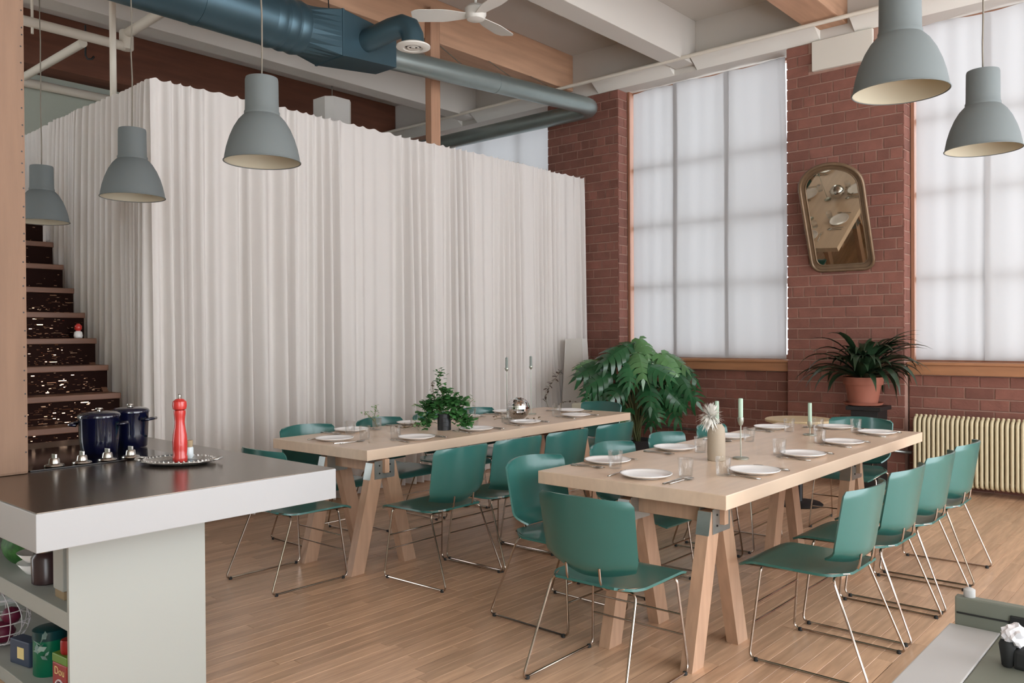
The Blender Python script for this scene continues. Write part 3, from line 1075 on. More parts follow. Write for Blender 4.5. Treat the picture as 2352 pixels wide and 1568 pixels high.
def setting(x, y, face, where, glass=None, spoon=True, fork=True, seed=0, napkin=False):
    """a place laid in front of a sitter who looks along face"""
    rg = random.Random(seed)
    f = Vector((-sin(face), cos(face)))
    r = Vector((cos(face), sin(face)))
    t = thing('dinner_plate', 'white dinner plate ' + where, 'plate', (x, y, ZTAB), rg.uniform(0, 3), 'white dinner plates')
    inst('dish', plate_me, t)
    inst('foot_ring', plate_foot, t)
    P = lambda a, b: (x + r.x * a + f.x * b, y + r.y * a + f.y * b, ZTAB)
    if fork:
        put('fork', FK, P(-0.165, -0.01), face + rg.uniform(-.12, .12), 'steel fork laid by the plate ' + where, 'fork', 'steel forks')
    put('knife', KN, P(0.165, -0.01), face + rg.uniform(-.12, .12), 'steel knife laid by the plate ' + where, 'knife', 'steel knives')
    if spoon:
        put('spoon', SP, P(0.20, 0.0), face + rg.uniform(-.12, .12), 'steel spoon laid by the plate ' + where, 'spoon', 'steel spoons')
    if glass:
        put('tumbler', tumbler_me, (glass[0], glass[1], ZTAB), 0, 'clear glass tumbler near the plate ' + where, 'glass', 'clear glass tumblers')


K = 0.9864
VT = 'of the vase table'
setting(-2.252, 3.60, N_, 'at the near end ' + VT, (-2.10, 3.73), seed=1)
for i, (x, y, gx, gy, w) in enumerate(((-1.885, 4.06, -1.972, 3.885, 'first'), (-1.925, 4.80, -2.045, 4.745, 'second'), (-1.935, 5.49, -2.06, 5.42, 'third'), (-1.935, 6.17, -2.09, 6.195, 'last'))):
    setting(x, y, W_, w + ' on the radiator side ' + VT, (gx, gy), seed=10 + i)
for i, (x, y, gx, gy, w) in enumerate(((-2.675, 3.87, -2.53, 3.735, 'first'), (-2.65, 4.57, -2.47, 4.57, 'second'), (-2.64, 5.32, -2.46, 5.22, 'third'), (-2.66, 6.03, -2.48, 5.93, 'last'))):
    setting(x, y, E_, w + ' on the curtain side ' + VT, (gx, gy), seed=20 + i)
setting(-2.29, 6.34, S_, 'at the far end ' + VT, (-2.33, 6.10), seed=30)
DT = 'of the disco ball table'
setting(-4.72, 3.51, N_, 'at the near end ' + DT, (-4.60, 3.68), seed=40)
for i, (x, y, gx, gy, w) in enumerate(((-4.325, 3.92, -4.48, 3.86, 'first'), (-4.36, 4.56, -4.5, 4.68, 'second'), (-4.39, 5.17, -4.54, 5.10, 'third'), (-4.40, 5.88, -4.56, 5.80, 'last'))):
    setting(x, y, W_, w + ' on the chair-back side ' + DT, (gx, gy), seed=50 + i)
for i, (x, y, gx, gy, w) in enumerate(((-5.07, 3.93, -4.92, 3.80, 'first'), (-5.07, 4.55, -4.92, 4.44, 'second'), (-5.10, 5.20, -4.95, 5.12, 'third'), (-5.12, 5.76, -4.97, 5.68, 'last'))):
    setting(x, y, E_, w + ' on the wall-curtain side ' + DT, (gx, gy), seed=60 + i)
setting(-4.72, 6.22, S_, 'at the far end ' + DT, (-4.70, 6.0), seed=70)


def candlestick(loc, hold, hc, label, cm='candle', cr=0.0135, cup=0.05):
    t = thing('candlestick', label, 'candlestick', loc, 0, 'slim candlesticks on the tables')
    MB().lathe([(0.045, 0), (0.047, 0.002), (0.047, 0.006), (0.043, 0.009), (0.006, 0.011)], 28).build('base_dish', 'holder', t, True, SM)
    MB().lathe([(0.0035, 0.008), (0.0035, hold), (0.012, hold + 0.008), (0.0175, hold + 0.03), (0.0175, hold + cup), (0.015, hold + cup)], 20, capb=False).build('stem', 'holder', t, True, SM)
    MB().lathe([(cr, hold + 0.02), (cr, hold + cup + hc - 0.004), (cr * 0.8, hold + cup + hc), (0.002, hold + cup + hc)], 18).build('candle', cm, t, True, SM)
    MB().tube([(0, 0, hold + cup + hc), (0.001, 0, hold + cup + hc + 0.008)], 0.0012, 6).build('wick', 'black_iron', t)
    return t


candlestick((-2.16, 4.475, ZTAB), 0.19, 0.11, 'tall candlestick with pale green candle right beside the flower vase')
candlestick((-2.28, 5.815, ZTAB), 0.05, 0.13, 'short candlestick with pale green candle near the far end of the vase table')
candlestick((-2.53, 4.90, ZTAB), 0.12, 0.12, 'candlestick with pale green candle peeking up behind the white flower')
candlestick((-4.755, 5.36, ZTAB), 0.41, 0.10, 'tall thin candlestick with grey candle rising left of the disco ball', 'grey_candle', 0.0115, 0.02)
candlestick((-4.85, 5.80, ZTAB), 0.41, 0.10, 'tall thin candlestick with grey candle rising just past the disco ball', 'grey_candle', 0.0115, 0.02)

# vase with a white flower
t = thing('flower_vase', 'beige stoneware vase holding one shaggy white flower', 'vase', (-2.24, 4.33, ZTAB))
MB().lathe([(0.046, 0), (0.05, 0.004), (0.051, 0.05), (0.05, 0.15), (0.047, 0.185), (0.036, 0.203), (0.030, 0.21), (0.026, 0.205), (0.03, 0.18)], 36, capt=True).build('body', 'vase', t, True, SM)
rg = random.Random(4)
fh = thing  # noqa
fc = Vector((-0.028, -0.02, 0.252))
stem = MB().tube([(0, 0, 0.17), (-0.01, -0.005, 0.225), fc], 0.004, 8).build('stem', 'stem', t, True)
pb = MB()
for k in range(300):
    a = rg.uniform(0, 2 * pi)
    e = rg.uniform(-1.1, 1.45)
    L_ = rg.uniform(0.05, 0.09)
    d = Vector((cos(a) * cos(e), sin(a) * cos(e), sin(e)))
    side = d.cross(Vector((0.3, 0.2, 1))).normalized()
    dr = Vector((0, 0, -1)) * (0.02 * (1 - max(0, sin(e))))
    w = 0.0062
    p0, p1, p2 = fc + d * 0.008, fc + d * L_ * 0.6 + dr * 0.3, fc + d * L_ + dr
    pb.add([p0 - side * w * .5, p0 + side * w * .5, p1 + side * w, p1 - side * w, p2], [(0, 1, 2, 3), (3, 2, 4)])
po = pb.build('petals', 'flower', t, True)
po['kind'] = 'stuff'
MB().lathe([(0.001, -0.012), (0.014, -0.006), (0.014, 0.006), (0.001, 0.012)], 12, tuple(fc)).build('flower_heart', 'flower', t, True)
# disco ball with garland
t = thing('disco_ball', 'silver mirror disco ball resting on the table among leaves', 'disco ball', (-4.60, 5.33, ZTAB))
R = 0.098
db = MB()
nr = 20
for i in range(nr):
    p0, p1 = -pi / 2 + pi * i / nr, -pi / 2 + pi * (i + 1) / nr
    pmid = (p0 + p1) / 2
    nn = max(4, int(2 * pi * cos(pmid) * R / 0.0155))
    for j in range(nn):
        a0, a1 = 2 * pi * j / nn, 2 * pi * (j + 0.9) / nn
        q0, q1 = p0 + 0.006, p1 - 0.006
        vs = [Vector((cos(a) * cos(p), sin(a) * cos(p), sin(p))) * R + Vector((0, 0, R + 0.002)) for p, a in ((q0, a0), (q0, a1), (q1, a1), (q1, a0))]
        db.add(vs, [(0, 1, 2, 3)])
MB().lathe([(R * 0.985 * cos(-pi / 2 + pi * k / 24) + 1e-4, R + 0.002 + R * 0.985 * sin(-pi / 2 + pi * k / 24)) for k in range(25)], 32, capb=False, capt=False).build('core', 'silver_dark', t, True)
do = db.build('mirror_tiles', 'mirror_tile', t)
do['kind'] = 'stuff'


def leafy(t, name, material, n, centre, spread, size, seed, aspect=0.6, droop=0.3, base=None):
    rg = random.Random(seed)
    b = MB()
    for k in range(n):
        p = Vector(centre) + Vector((rg.gauss(0, spread[0]), rg.gauss(0, spread[1]), rg.gauss(0, spread[2])))
        a = rg.uniform(0, 2 * pi)
        e = rg.uniform(-droop - 0.5, 0.7)
        d = Vector((cos(a) * cos(e), sin(a) * cos(e), sin(e)))
        up = Vector((rg.uniform(-.4, .4), rg.uniform(-.4, .4), 1))
        s = d.cross(up).normalized()
        up = s.cross(d)
        L_ = size * rg.uniform(0.6, 1.3)
        w = L_ * aspect * 0.5
        V = [p, p + d * L_ * .3 + s * w * .8 - up * w * .1, p + d * L_ * .7 + s * w * .8 - up * w * .12, p + d * L_ - up * L_ * .15,
             p + d * L_ * .7 - s * w * .8 - up * w * .12, p + d * L_ * .3 - s * w * .8 - up * w * .1, p + d * L_ * .5 + up * w * .2]
        b.add(V, [(0, 1, 6), (1, 2, 6), (2, 3, 6), (3, 4, 6), (4, 5, 6), (5, 0, 6)])
    o = b.build(name, material, t)
    o['kind'] = 'stuff'
    return o


gl = thing('leaf_garland', 'sparse dried leaf sprigs lying around the disco ball', 'garland', (-4.60, 5.33, ZTAB))
for k in range(3):
    a = radians(200 + 70 * k)
    MB().tube([(0.12 * cos(a), 0.12 * sin(a), 0.006), (0.17 * cos(a + .25), 0.17 * sin(a + .25), 0.014), (0.21 * cos(a + .55), 0.21 * sin(a + .55), 0.01)], 0.002, 6).build('twig', 'stem', gl)
    for q in range(4):
        b = a + 0.14 * q
        rr = 0.125 + 0.028 * q
        lf = MB().surf(lambda u, v: ((u - .5) * 0.022 * sin(pi * v) ** .7, 0.04 * v, 0.006 * sin(pi * v)), 4, 6).build('leaf', 'dry_leaf', gl, True)
        lf.location = (rr * cos(b), rr * sin(b), 0.014 + 0.004 * q)
        lf.rotation_euler = (0.3, 0, b + q * 2.1)

# bushy herb arrangement in a black pot
t = thing('potted_foliage', 'bushy green foliage arrangement in black cylinder pot on the disco ball table', 'plant', (-4.575, 4.43, ZTAB))
MB().lathe([(0.05, 0), (0.052, 0.002), (0.052, 0.124), (0.049, 0.125), (0.048, 0.115)], 36, capt=True).build('pot', 'black_pot', t, True, SM)
for z in (0.03, 0.06, 0.09):
    MB().tube([(0.0525 * cos(2 * pi * k / 36), 0.0525 * sin(2 * pi * k / 36), z) for k in range(36)], 0.0012, 5, closed=True).build('pot_rib', 'black_pot', t)
rv = Vector((rt.x, rt.y, 0))


def spray(pts, leaves, size, material, seed, sp=0.012, aspect=0.7):
    MB().tube(pts, 0.002, 6).build('stem', 'stem', t, True)
    rg = random.Random(seed)
    pts = [Vector(p) for p in pts]
    b = MB()
    seg = len(pts) - 1
    for k in range(leaves):
        u = 0.2 + 0.8 * (k + rg.random()) / leaves
        i = min(seg - 1, int(u * seg))
        f = u * seg - i
        p = pts[i].lerp(pts[i + 1], f) + Vector((rg.gauss(0, sp), rg.gauss(0, sp), rg.gauss(0, sp)))
        a, e = rg.uniform(0, 2 * pi), rg.uniform(-0.6, 0.8)
        d = Vector((cos(a) * cos(e), sin(a) * cos(e), sin(e)))
        s = d.cross(Vector((rg.uniform(-.5, .5), rg.uniform(-.5, .5), 1))).normalized()
        L_ = size * rg.uniform(.7, 1.25)
        w = L_ * aspect * .5
        n_ = s.cross(d)
        b.add([p, p + d * L_ * .35 + s * w, p + d * L_ * .75 + s * w * .8, p + d * L_ - n_ * L_ * .1, p + d * L_ * .75 - s * w * .8, p + d * L_ * .35 - s * w, p + d * L_ * .5 + n_ * w * .25],
              [(0, 1, 6), (1, 2, 6), (2, 3, 6), (3, 4, 6), (4, 5, 6), (5, 0, 6)])
    o = b.build('foliage', material, t)
    o['kind'] = 'stuff'


def R_(a, z, dep=0.0):
    p = rv * a + Vector((fw.x, fw.y, 0)) * dep
    return (p.x, p.y, z)


spray([R_(0, .11), R_(-.01, .25), R_(-.03, .36), R_(-.035, .46)], 80, 0.042, 'herb', 1, .014, .5)
spray([R_(-.02, .11), R_(-.06, .22), R_(-.085, .31), R_(-.09, .37)], 26, 0.024, 'herb_dark', 2, .009, .6)
spray([R_(0, .11), R_(.05, .21), R_(.1, .23), R_(.15, .19)], 120, 0.05, 'herb', 3, .02, .75)
spray([R_(0, .11), R_(-.05, .2), R_(-.11, .21), R_(-.17, .15)], 130, 0.05, 'herb', 4, .022, .75)
spray([R_(0, .11), R_(-.07, .14), R_(-.13, .1), R_(-.155, .03)], 110, 0.045, 'herb', 5, .02, .7)
spray([R_(0, .11), R_(.08, .15), R_(.14, .11), R_(.18, .05)], 120, 0.048, 'herb', 6, .022, .75)
spray([R_(0, .11), R_(.03, .2), R_(.01, .26), R_(-.01, .29)], 110, 0.048, 'herb', 7, .025, .7)
spray([R_(0, .11, .02), R_(.12, .19, .03), R_(.19, .2, .04), R_(.225, .23, .03)], 24, 0.034, 'herb_pale', 8, .012, .5)
spray([R_(0, .11), R_(-.1, .14), R_(-.17, .17), R_(-.235, .2)], 24, 0.03, 'herb_pale', 9, .012, .4)
spray([R_(-.03, .1), R_(-.16, .06), R_(-.26, .02), R_(-.36, .012)], 30, 0.034, 'dry_leaf', 10, .01, .5)
spray([R_(-.03, .1), R_(-.12, .1), R_(-.18, .06), R_(-.2, .02)], 50, 0.034, 'herb_pale', 11, .02, .7)
spray([R_(.02, .1), R_(.1, .1), R_(.16, .05), R_(.17, .02)], 80, 0.042, 'herb', 12, .022, .7)
t = thing('pale_sprig', 'pale feathery sprig in clear glass before the curtain', 'plant', (-5.0, 4.12, ZTAB))
MB().lathe([(0.03, 0.001), (0.035, 0.004), (0.037, 0.09), (0.0355, 0.09), (0.0335, 0.008), (0.001, 0.006)], 24, capb=True, capt=False).build('glass_cup', 'tumbler_glass', t, True)
spray([R_(0, .02), R_(-.02, .1), R_(-.01, .15), R_(0.0, .185)], 30, 0.026, 'herb_pale', 21, .01, .5)
spray([R_(0, .02), R_(-.04, .09), R_(-.08, .12), R_(-0.1, .125)], 20, 0.024, 'herb_pale', 22, .01, .5)


# ------------------------------------------------------------------ kitchen island
ZI, ZIB = 0.91, 0.775
XF, XB, YN, YF = -3.03, -5.08, 1.03, 2.26
COLX0, COLX1, COLY0, COLY1 = -4.25, -3.95, 1.05, 1.318
t = thing('kitchen_island', 'white kitchen island with dark brushed steel top and open shelf', 'kitchen island')
MB().bbox((XB, YN, ZIB), (XF, YF, ZI - 0.003), 0.003).build('worktop', 'counter_white', t)
e = 0.005
MB().box((XB + e, YN + e, ZI - 0.003), (XF - e, YF - e, ZI)).build('steel_top', 'counter_steel', t)
MB().bbox((-3.34, 1.24, 0.0), (-3.32, 1.79, ZIB), 0.002).build('end_panel', 'cabinet', t)
MB().bbox((-5.0, 1.24, 0.385), (-3.34, 1.79, 0.455), 0.003).build('shelf', 'cabinet', t)
MB().bbox((-5.0, 1.77, 0.455), (-3.34, 1.79, ZIB), 0.002).build('back_panel', 'cabinet', t)
MB().bbox((-5.0, 1.24, 0.0), (-3.34, 1.79, 0.06), 0.003).build('shelf', 'cabinet', t)
MB().bbox((-5.05, 1.24, 0.0), (-5.0, 1.79, ZIB), 0.003).build('end_panel', 'cabinet', t)
t = thing('cooktop', 'black glass cooktop with four chrome knobs set in the island', 'cooktop')
MB().bbox((-4.75, 1.335, ZI), (-3.99, 2.0, ZI + 0.006), 0.002).build('glass_plate', 'cooktop', t)
for k, yy in enumerate((1.455, 1.575, 1.69, 1.80)):
    kb = MB().lathe([(0.040, 0), (0.042, 0.003), (0.039, 0.009), (0.024, 0.014), (0.021, 0.034), (0.018, 0.038)], 28, (-4.045, yy, ZI + 0.006)).build('knob', 'steel', t, True, SM)
    MB().bbox((-4.045 - 0.02, yy - 0.005, ZI + 0.043), (-4.045 + 0.02, yy + 0.005, ZI + 0.062), 0.002).build('knob_grip', 'steel', kb)
struct(MB().bbox((COLX0, COLY0, ZI), (COLX1, COLY1, ZC), 0.012).build('column', 'column_wood'), 'rough timber column rising from the island')
o = bpy.data.objects['column']
rg = random.Random(5)
for k in range(34):
    z = 1.0 + 0.06 * k + rg.uniform(-.02, .02)
    MB().lathe([(0.0028, -0.004), (0.0035, 0.0012)], 8).build('nail', 'black_iron', o).location = (COLX1, COLY1 - 0.013 + rg.uniform(-.003, .003), z)
for ch in o.children:
    ch.rotation_euler = (0, pi / 2, 0)


def dutch_oven(loc, r, h, label, rz=0.0):
    t = thing('dutch_oven', label, 'pot', loc, rz, 'navy enamel pots on the cooktop')
    MB().lathe([(r * .86, 0), (r * .9, 0.004), (r * .95, h * .4), (r, h), (r * 1.02, h + .004), (r * .97, h + .006)], 40).build('body', 'enamel', t, True, SM)
    MB().lathe([(r * 1.03, h + .004), (r * 1.04, h + .012), (r * 1.0, h + .02), (r * .85, h + .028), (r * .4, h + .034), (r * .1, h + .035)], 40).build('lid', 'enamel', t, True, SM)
    MB().lathe([(0.008, h + .034), (0.008, h + .04), (0.018, h + .044), (0.016, h + .05), (0.004, h + .052)], 24).build('lid_knob', 'steel', t, True, SM)
    for s in (-1, 1):
        MB().tube([(s * r * .98, -0.045, h * .82), (s * (r + .03), -0.04, h * .84), (s * (r + .035), 0.0, h * .845), (s * (r + .03), 0.04, h * .84), (s * r * .98, 0.045, h * .82)], 0.008, 10).build('loop_handle', 'enamel', t, True)
    return t


dutch_oven((-4.33, 1.77, ZI + .006), 0.097, 0.178, 'deep blue enamel pot standing behind the cooktop knobs', 0.9)
dutch_oven((-4.46, 1.985, ZI + .006), 0.092, 0.178, 'second blue enamel pot, partly behind the first', 0.6)

t = thing('silver_tray', 'oval ornate silver tray on the island worktop', 'tray', (-3.72, 1.88, ZI), radians(41))
V = []


def oval(a, k, z):
    return (0.17 * k * cos(a), 0.128 * k * sin(a), z)


b = MB()
nn = 56
prof = [(0.0, 0.006), (0.66, 0.006), (0.72, 0.009), (0.8, 0.016), (0.98, 0.02), (1.0, 0.016), (0.9, 0.008), (0.7, 0.001), (0.0, 0.001)]
ring = []
for (k, z) in prof[1:-1]:
    for j in range(nn):
        ring.append(oval(2 * pi * j / nn, k * (1 + (0.03 * sin(14 * 2 * pi * j / nn) if k > 0.95 else 0)), z))
F = []
q = len(prof) - 2
for i in range(q - 1):
    for j in range(nn):
        F.append((i * nn + j, i * nn + (j + 1) % nn, (i + 1) * nn + (j + 1) % nn, (i + 1) * nn + j))
F += [tuple(range(nn))[::-1], tuple((q - 1) * nn + j for j in range(nn))]
b.add(ring, F).build('rim', 'silver', t, True, SM)
MB().add([oval(2 * pi * j / nn, 0.66, 0.0066) for j in range(nn)], [tuple(range(nn))]).build('well', 'silver_dark', t)
bd = MB()
for k in range(44):
    a = 2 * pi * k / 44
    p = oval(a, 0.93, 0.021)
    bd.lathe([(.0005, -.006), (.0065, 0), (.0005, .006)], 6, p, capb=False, capt=False)
bo = bd.build('rim_beading', 'silver', t, True)
bo['kind'] = 'stuff'
for s in (-1, 1):
    MB().tube([(s * .165, -.04, .02), (s * .19, -.03, .024), (s * .197, 0, .026), (s * .19, .03, .024), (s * .165, .04, .02)], 0.006, 8).build('handle', 'silver', t, True)
t = thing('pepper_mill', 'tall red wooden pepper mill standing on the silver tray', 'pepper mill', (-3.72, 1.885, ZI + .0075))
MB().lathe([(0.0315, 0.0000), (0.0331, 0.0048), (0.0331, 0.0264), (0.0305, 0.0312), (0.0326, 0.0600), (0.0336, 0.0900), (0.0305, 0.1260), (0.0242, 0.1620), (0.0221, 0.1860), (0.0242, 0.2100), (0.0263, 0.2232), (0.0263, 0.2400)], 32).build('body', 'mill_red', t, True, SM)
MB().lathe([(0.0189, 0.2400), (0.0294, 0.2460), (0.0326, 0.2616), (0.0305, 0.2808), (0.0189, 0.2916), (0.0063, 0.2952)], 32).build('head', 'mill_red', t, True, SM)
MB().lathe([(0.0063, 0.2952), (0.0074, 0.3000), (0.0074, 0.3120), (0.0042, 0.3156)], 16).build('top_nut', 'steel', t, True, SM)
t = thing('salt_jar', 'small white salt jar with cork stopper behind the pepper mill', 'jar', (-3.785, 1.96, ZI + .0075))
MB().lathe([(.021, 0), (.023, .003), (.023, .05), (.02, .055)], 24).build('body', 'salt', t, True, SM)
MB().lathe([(.018, .055), (.02, .058), (.021, .085), (.019, .087)], 24).build('cork', 'cork', t, True, SM)

# things on the island shelves
ZS, ZB = 0.455, 0.06
t = thing('leafy_bag', 'green patterned produce bag on the upper island shelf', 'bag', (-4.28, 1.40, ZS))


def bag(u, v):
    a = 2 * pi * u
    r = 0.12 * sin(pi * min(1, 0.12 + v * 0.88)) ** .6
    return (r * cos(a) * 1.1, r * sin(a) * .7, 0.17 * v + 0.012 * sin(5 * a) * v)


MB().surf(bag, 28, 10).build('sack', 'bag_green', t, True)
MB().lathe([(.012, 0), (.02, .01), (.03, .03)], 12, (0, 0, .165), capt=False).build('tied_neck', 'bag_green', t, True)
t = thing('stacked_dish', 'low white dish under the dark jar shelf corner', 'dish', (-4.02, 1.38, ZS))
MB().lathe([(.05, 0), (.055, .004), (.09, .05), (.087, .05), (.05, .01)], 28, capt=True).build('dish', 'porcelain', t, True)
MB().lathe([(.05, .051), (.055, .054), (.09, .095), (.087, .095), (.05, .06)], 28, capt=True).build('dish', 'porcelain', t, True)
t = thing('dark_jar', 'dark glass jar on the upper island shelf', 'jar', (-3.83, 1.345, ZS))
MB().lathe([(.055, 0), (.06, .005), (.062, .11), (.05, .13), (.045, .135)], 28).build('body', 'jar_dark', t, True, SM)
MB().lathe([(.05, .136), (.052, .14), (.052, .165), (.048, .168)], 28).build('lid', 'steel', t, True, SM)
t = thing('white_carton', 'narrow white carton with brown foot by the island end panel', 'carton', (-3.55, 1.32, ZS))
MB().bbox((-.05, -.035, .035), (.05, .035, .3), .004).build('carton', 'cabinet', t)
MB().bbox((-.045, -.03, 0), (.045, .03, .034), .003).build('foot', 'card', t)
t = thing('wire_basket', 'white wire ball basket holding dark red fruit on the low shelf', 'basket', (-4.36, 1.33, ZB + .122))
rb = 0.12
for k in range(7):
    a = pi * k / 7
    MB().tube([(rb * cos(p) * cos(a), rb * cos(p) * sin(a), rb * sin(p)) for p in [2 * pi * i / 36 for i in range(36)]], .0025, 5, closed=True).build('wire_loop', 'wire_white', t)
for k in range(-2, 3):
    z = k * .05
    r2 = sqrt(rb * rb - z * z)
    MB().tube([(r2 * cos(2 * pi * i / 36), r2 * sin(2 * pi * i / 36), z) for i in range(36)], .0025, 5, closed=True).build('wire_hoop', 'wire_white', t)
MB().lathe([(.001, -.05), (.04, -.04), (.06, 0), (.04, .04), (.001, .05)], 18, (0, 0, -.06), capb=False, capt=False).build('fruit', 'basket_fruit', t, True)
MB().lathe([(.001, -.04), (.03, -.03), (.045, 0), (.03, .03), (.001, .04)], 18, (0.04, 0.03, .02), capb=False, capt=False).build('fruit', 'basket_fruit', t, True)
t = thing('green_canister', 'tall green canister with crumpled clear wrap on the low shelf', 'canister', (-3.85, 1.36, ZB))
MB().lathe([(.064, 0), (.066, .003), (.066, .15), (.066, .152)], 32).build('body', 'can_green', t, True, SM)
MB().lathe([(.0675, .152), (.068, .155), (.068, .19), (.06, .194)], 32).build('lid', 'can_teal', t, True, SM)
rg = random.Random(8)
b = MB()
for k in range(16):
    c = Vector((.05 + rg.uniform(-.02, .03), -.045 + rg.uniform(-.02, .02), .15 + rg.uniform(-.06, .05)))
    d1 = Vector((rg.uniform(-1, 1), rg.uniform(-1, 1), rg.uniform(-1, 1))).normalized() * .03
    d2 = Vector((rg.uniform(-1, 1), rg.uniform(-1, 1), rg.uniform(-1, 1))).normalized() * .022
    b.add([c, c + d1, c + d1 + d2, c + d2 * .9], [(0, 1, 2, 3)])
b.build('clear_wrap', 'cellophane', t)
t = thing('printed_tin', 'red and green printed tin with yellow lettering on the low shelf', 'tin', (-3.56, 1.33, ZB), radians(6))
MB().bbox((-.06, -.04, 0), (.06, .04, .13), .006).build('body', 'tin_red', t)
MB().bbox((-.0605, -.0405, .13), (.0605, .0405, .165), .004).build('upper_band', 'tin_green', t)
MB().lathe([(.03, .165), (.033, .17), (.033, .215), (.03, .22)], 24).build('cap', 'tin_red', t, True, SM)
cu = bpy.data.curves.new('lettering', 'FONT')
cu.body = 'Dou'
cu.size = .045
cu.extrude = .0005
cu.align_x = 'CENTER'
cu.materials.append(MATS['cream'])
_tmp = bpy.data.objects.new('lettering_curve', cu)
lme = bpy.data.meshes.new_from_object(_tmp)
bpy.data.objects.remove(_tmp)
lo = bpy.data.objects.new('lettering', lme)
C.objects.link(lo)
lo.parent = t
lo.location = (0.0, -.0412, .085)
lo.rotation_euler = (pi / 2, 0, 0)
for k, rr in enumerate((.035, .024, .013)):
    MB().tube([(rr * cos(pi * i / 14), -.0412, .03 + rr * sin(pi * i / 14)) for i in range(15)], .0035, 6).build('printed_arc', ('wire_white', 'blue_box', 'wire_white')[k], t)
t = thing('blue_packet', 'dull blue packet lying on the low island shelf', 'packet', (-4.02, 1.33, ZB), .2)
MB().bbox((-.09, -.03, 0), (.06, .03, .11), .006).build('packet', 'blue_box', t)
MB().bbox((-.03, -.0315, .03), (.02, -.0300, .08), .0005).build('print_patch', 'cream', t)
t = thing('grey_crate', 'dark grey plastic crate deep in the low island shelf', 'crate', (-4.1, 1.68, ZB))
MB().bbox((-.28, -.09, 0), (.6, .09, .26), .01).build('crate', 'grey_box', t)
MB().bbox((-.29, -.1, .255), (.61, .1, .275), .005).build('crate_rim', 'grey_box', t)


# ------------------------------------------------------------------ staircase behind the island
st = thing('staircase', 'dark timber stairs with glittering sequin risers beside the column', 'staircase')
X0, RISE, GO = -5.72, 0.2135, 0.222
YA, YB = 1.5, 2.86
rg = random.Random(9)
for k in range(12):
    z = RISE * (k + 1)
    xx = X0 - GO * k
    MB().bbox((xx - GO - 0.02, YA, z - 0.045), (xx + 0.025, YB, z), .006).build('tread', 'stair_wood', st)
    rsr = MB().box((xx - 0.012, YA, z - RISE), (xx - 0.004, YB, z - 0.045)).build('riser', 'sequin', st)
    b = MB()
    if k > 2:
        n = int(280 if k < 9 else 50)
        for q in range(n):
            yy = rg.uniform(YA + 0.02, YB - 0.03)
            if rg.random() < (yy - 2.45) * 1.2:
                continue
            zz = z - RISE + 0.01 + (RISE - 0.06) * rg.random() ** 1.4
            w = rg.uniform(.003, .012) if rg.random() < .85 else rg.uniform(.012, .035)
            h = rg.uniform(.0015, .0035)
            ti = rg.uniform(-.5, .9)
            b.add([(xx - .003, yy - w, zz - h), (xx - .003, yy + w, zz - h), (xx - .003 - h * 2 * sin(ti), yy + w, zz + h), (xx - .003 - h * 2 * sin(ti), yy - w, zz + h)], [(0, 1, 2, 3)])
        so = b.build('sequins', 'sequin_spark', rsr)
        so['kind'] = 'stuff'
for yy in (YA, YB - 0.05):
    b = MB()
    zt = RISE * 12
    xe = X0 - GO * 12
    b.add([(X0 + .01, yy, 0), (X0 + .01, yy, RISE * .55), (xe, yy, zt - .1), (xe, yy, zt - .45), (X0 - .4, yy, 0),
           (X0 + .01, yy + .045, 0), (X0 + .01, yy + .045, RISE * .55), (xe, yy + .045, zt - .1), (xe, yy + .045, zt - .45), (X0 - .4, yy + .045, 0)],
          [(0, 1, 2, 3, 4), (9, 8, 7, 6, 5), (0, 5, 6, 1), (1, 6, 7, 2), (2, 7, 8, 3), (3, 8, 9, 4), (4, 9, 5, 0)])
    b.build('stringer', 'stair_wood', st)
MB().beamseg((-6.62, 2.13, 0.86), (-6.95, 2.22, 1.38), .07, .05, (0, 1, 0)).build('brace_board', 'leg_wood', st)
MB().bbox((-6.6, 1.5, 0.0), (-6.0, 1.55, 0.8), .004).build('side_board', 'stair_wood', st)
o = tag(MB().bbox((-9.3, 1.6, 2.562), (-8.6, 2.75, 2.95), .01).build('opening_block', 'dark_void'), 'dark block standing in for the grey opening above the stairs', 'opening stand-in')  # made-up block in place of a grey opening
# small red and white trinket on a stair
t = thing('stair_trinket', 'small red and white ornament on a stair by the curtain', 'ornament', (-7.14, 2.76, RISE * 7 + .001))
MB().lathe([(.03, 0), (.035, .02), (.03, .05), (.015, .06)], 16).build('body', 'porcelain', t, True)
MB().lathe([(.016, .06), (.028, .075), (.028, .1), (.01, .12)], 16).build('cap', 'mill_red', t, True)


# ------------------------------------------------------------------ mirror on the pier
mn = Vector((-0.045, -0.927, -0.37)).normalized()
mt_ = thing('wall_mirror', 'arched bronze-framed mirror tilted on the brick pier', 'mirror', (-3.02, 8.385, 2.655))
zax = mn
up = Vector((0, 0, 1))
yax = (up - zax * up.dot(zax)).normalized()
xax = yax.cross(zax)
roll = radians(-0.5)
x2 = xax * cos(roll) + yax * sin(roll)
y2 = yax * cos(roll) - xax * sin(roll)
mm = Matrix((x2, y2, zax)).transposed().to_4x4()
mt_.rotation_euler = mm.to_euler()


def arch(w, h, rb, n=20):
    pts = []
    rt_ = w * 0.98
    # bottom right corner, up the right side, over the arch, down the left
    for i in range(7):
        a = -pi / 2 + (pi / 2) * i / 6
        pts.append((w - rb + rb * cos(a), -h + rb + rb * sin(a)))
    for i in range(n + 1):
        a = pi * i / n
        pts.append((rt_ * cos(a) * (w / rt_), h - w * 0.78 + w * 0.78 * sin(a) ** .9))
    for i in range(7):
        a = pi + (pi / 2) * i / 6
        pts.append((-w + rb + rb * cos(a), -h + rb + rb * sin(a)))
    return pts


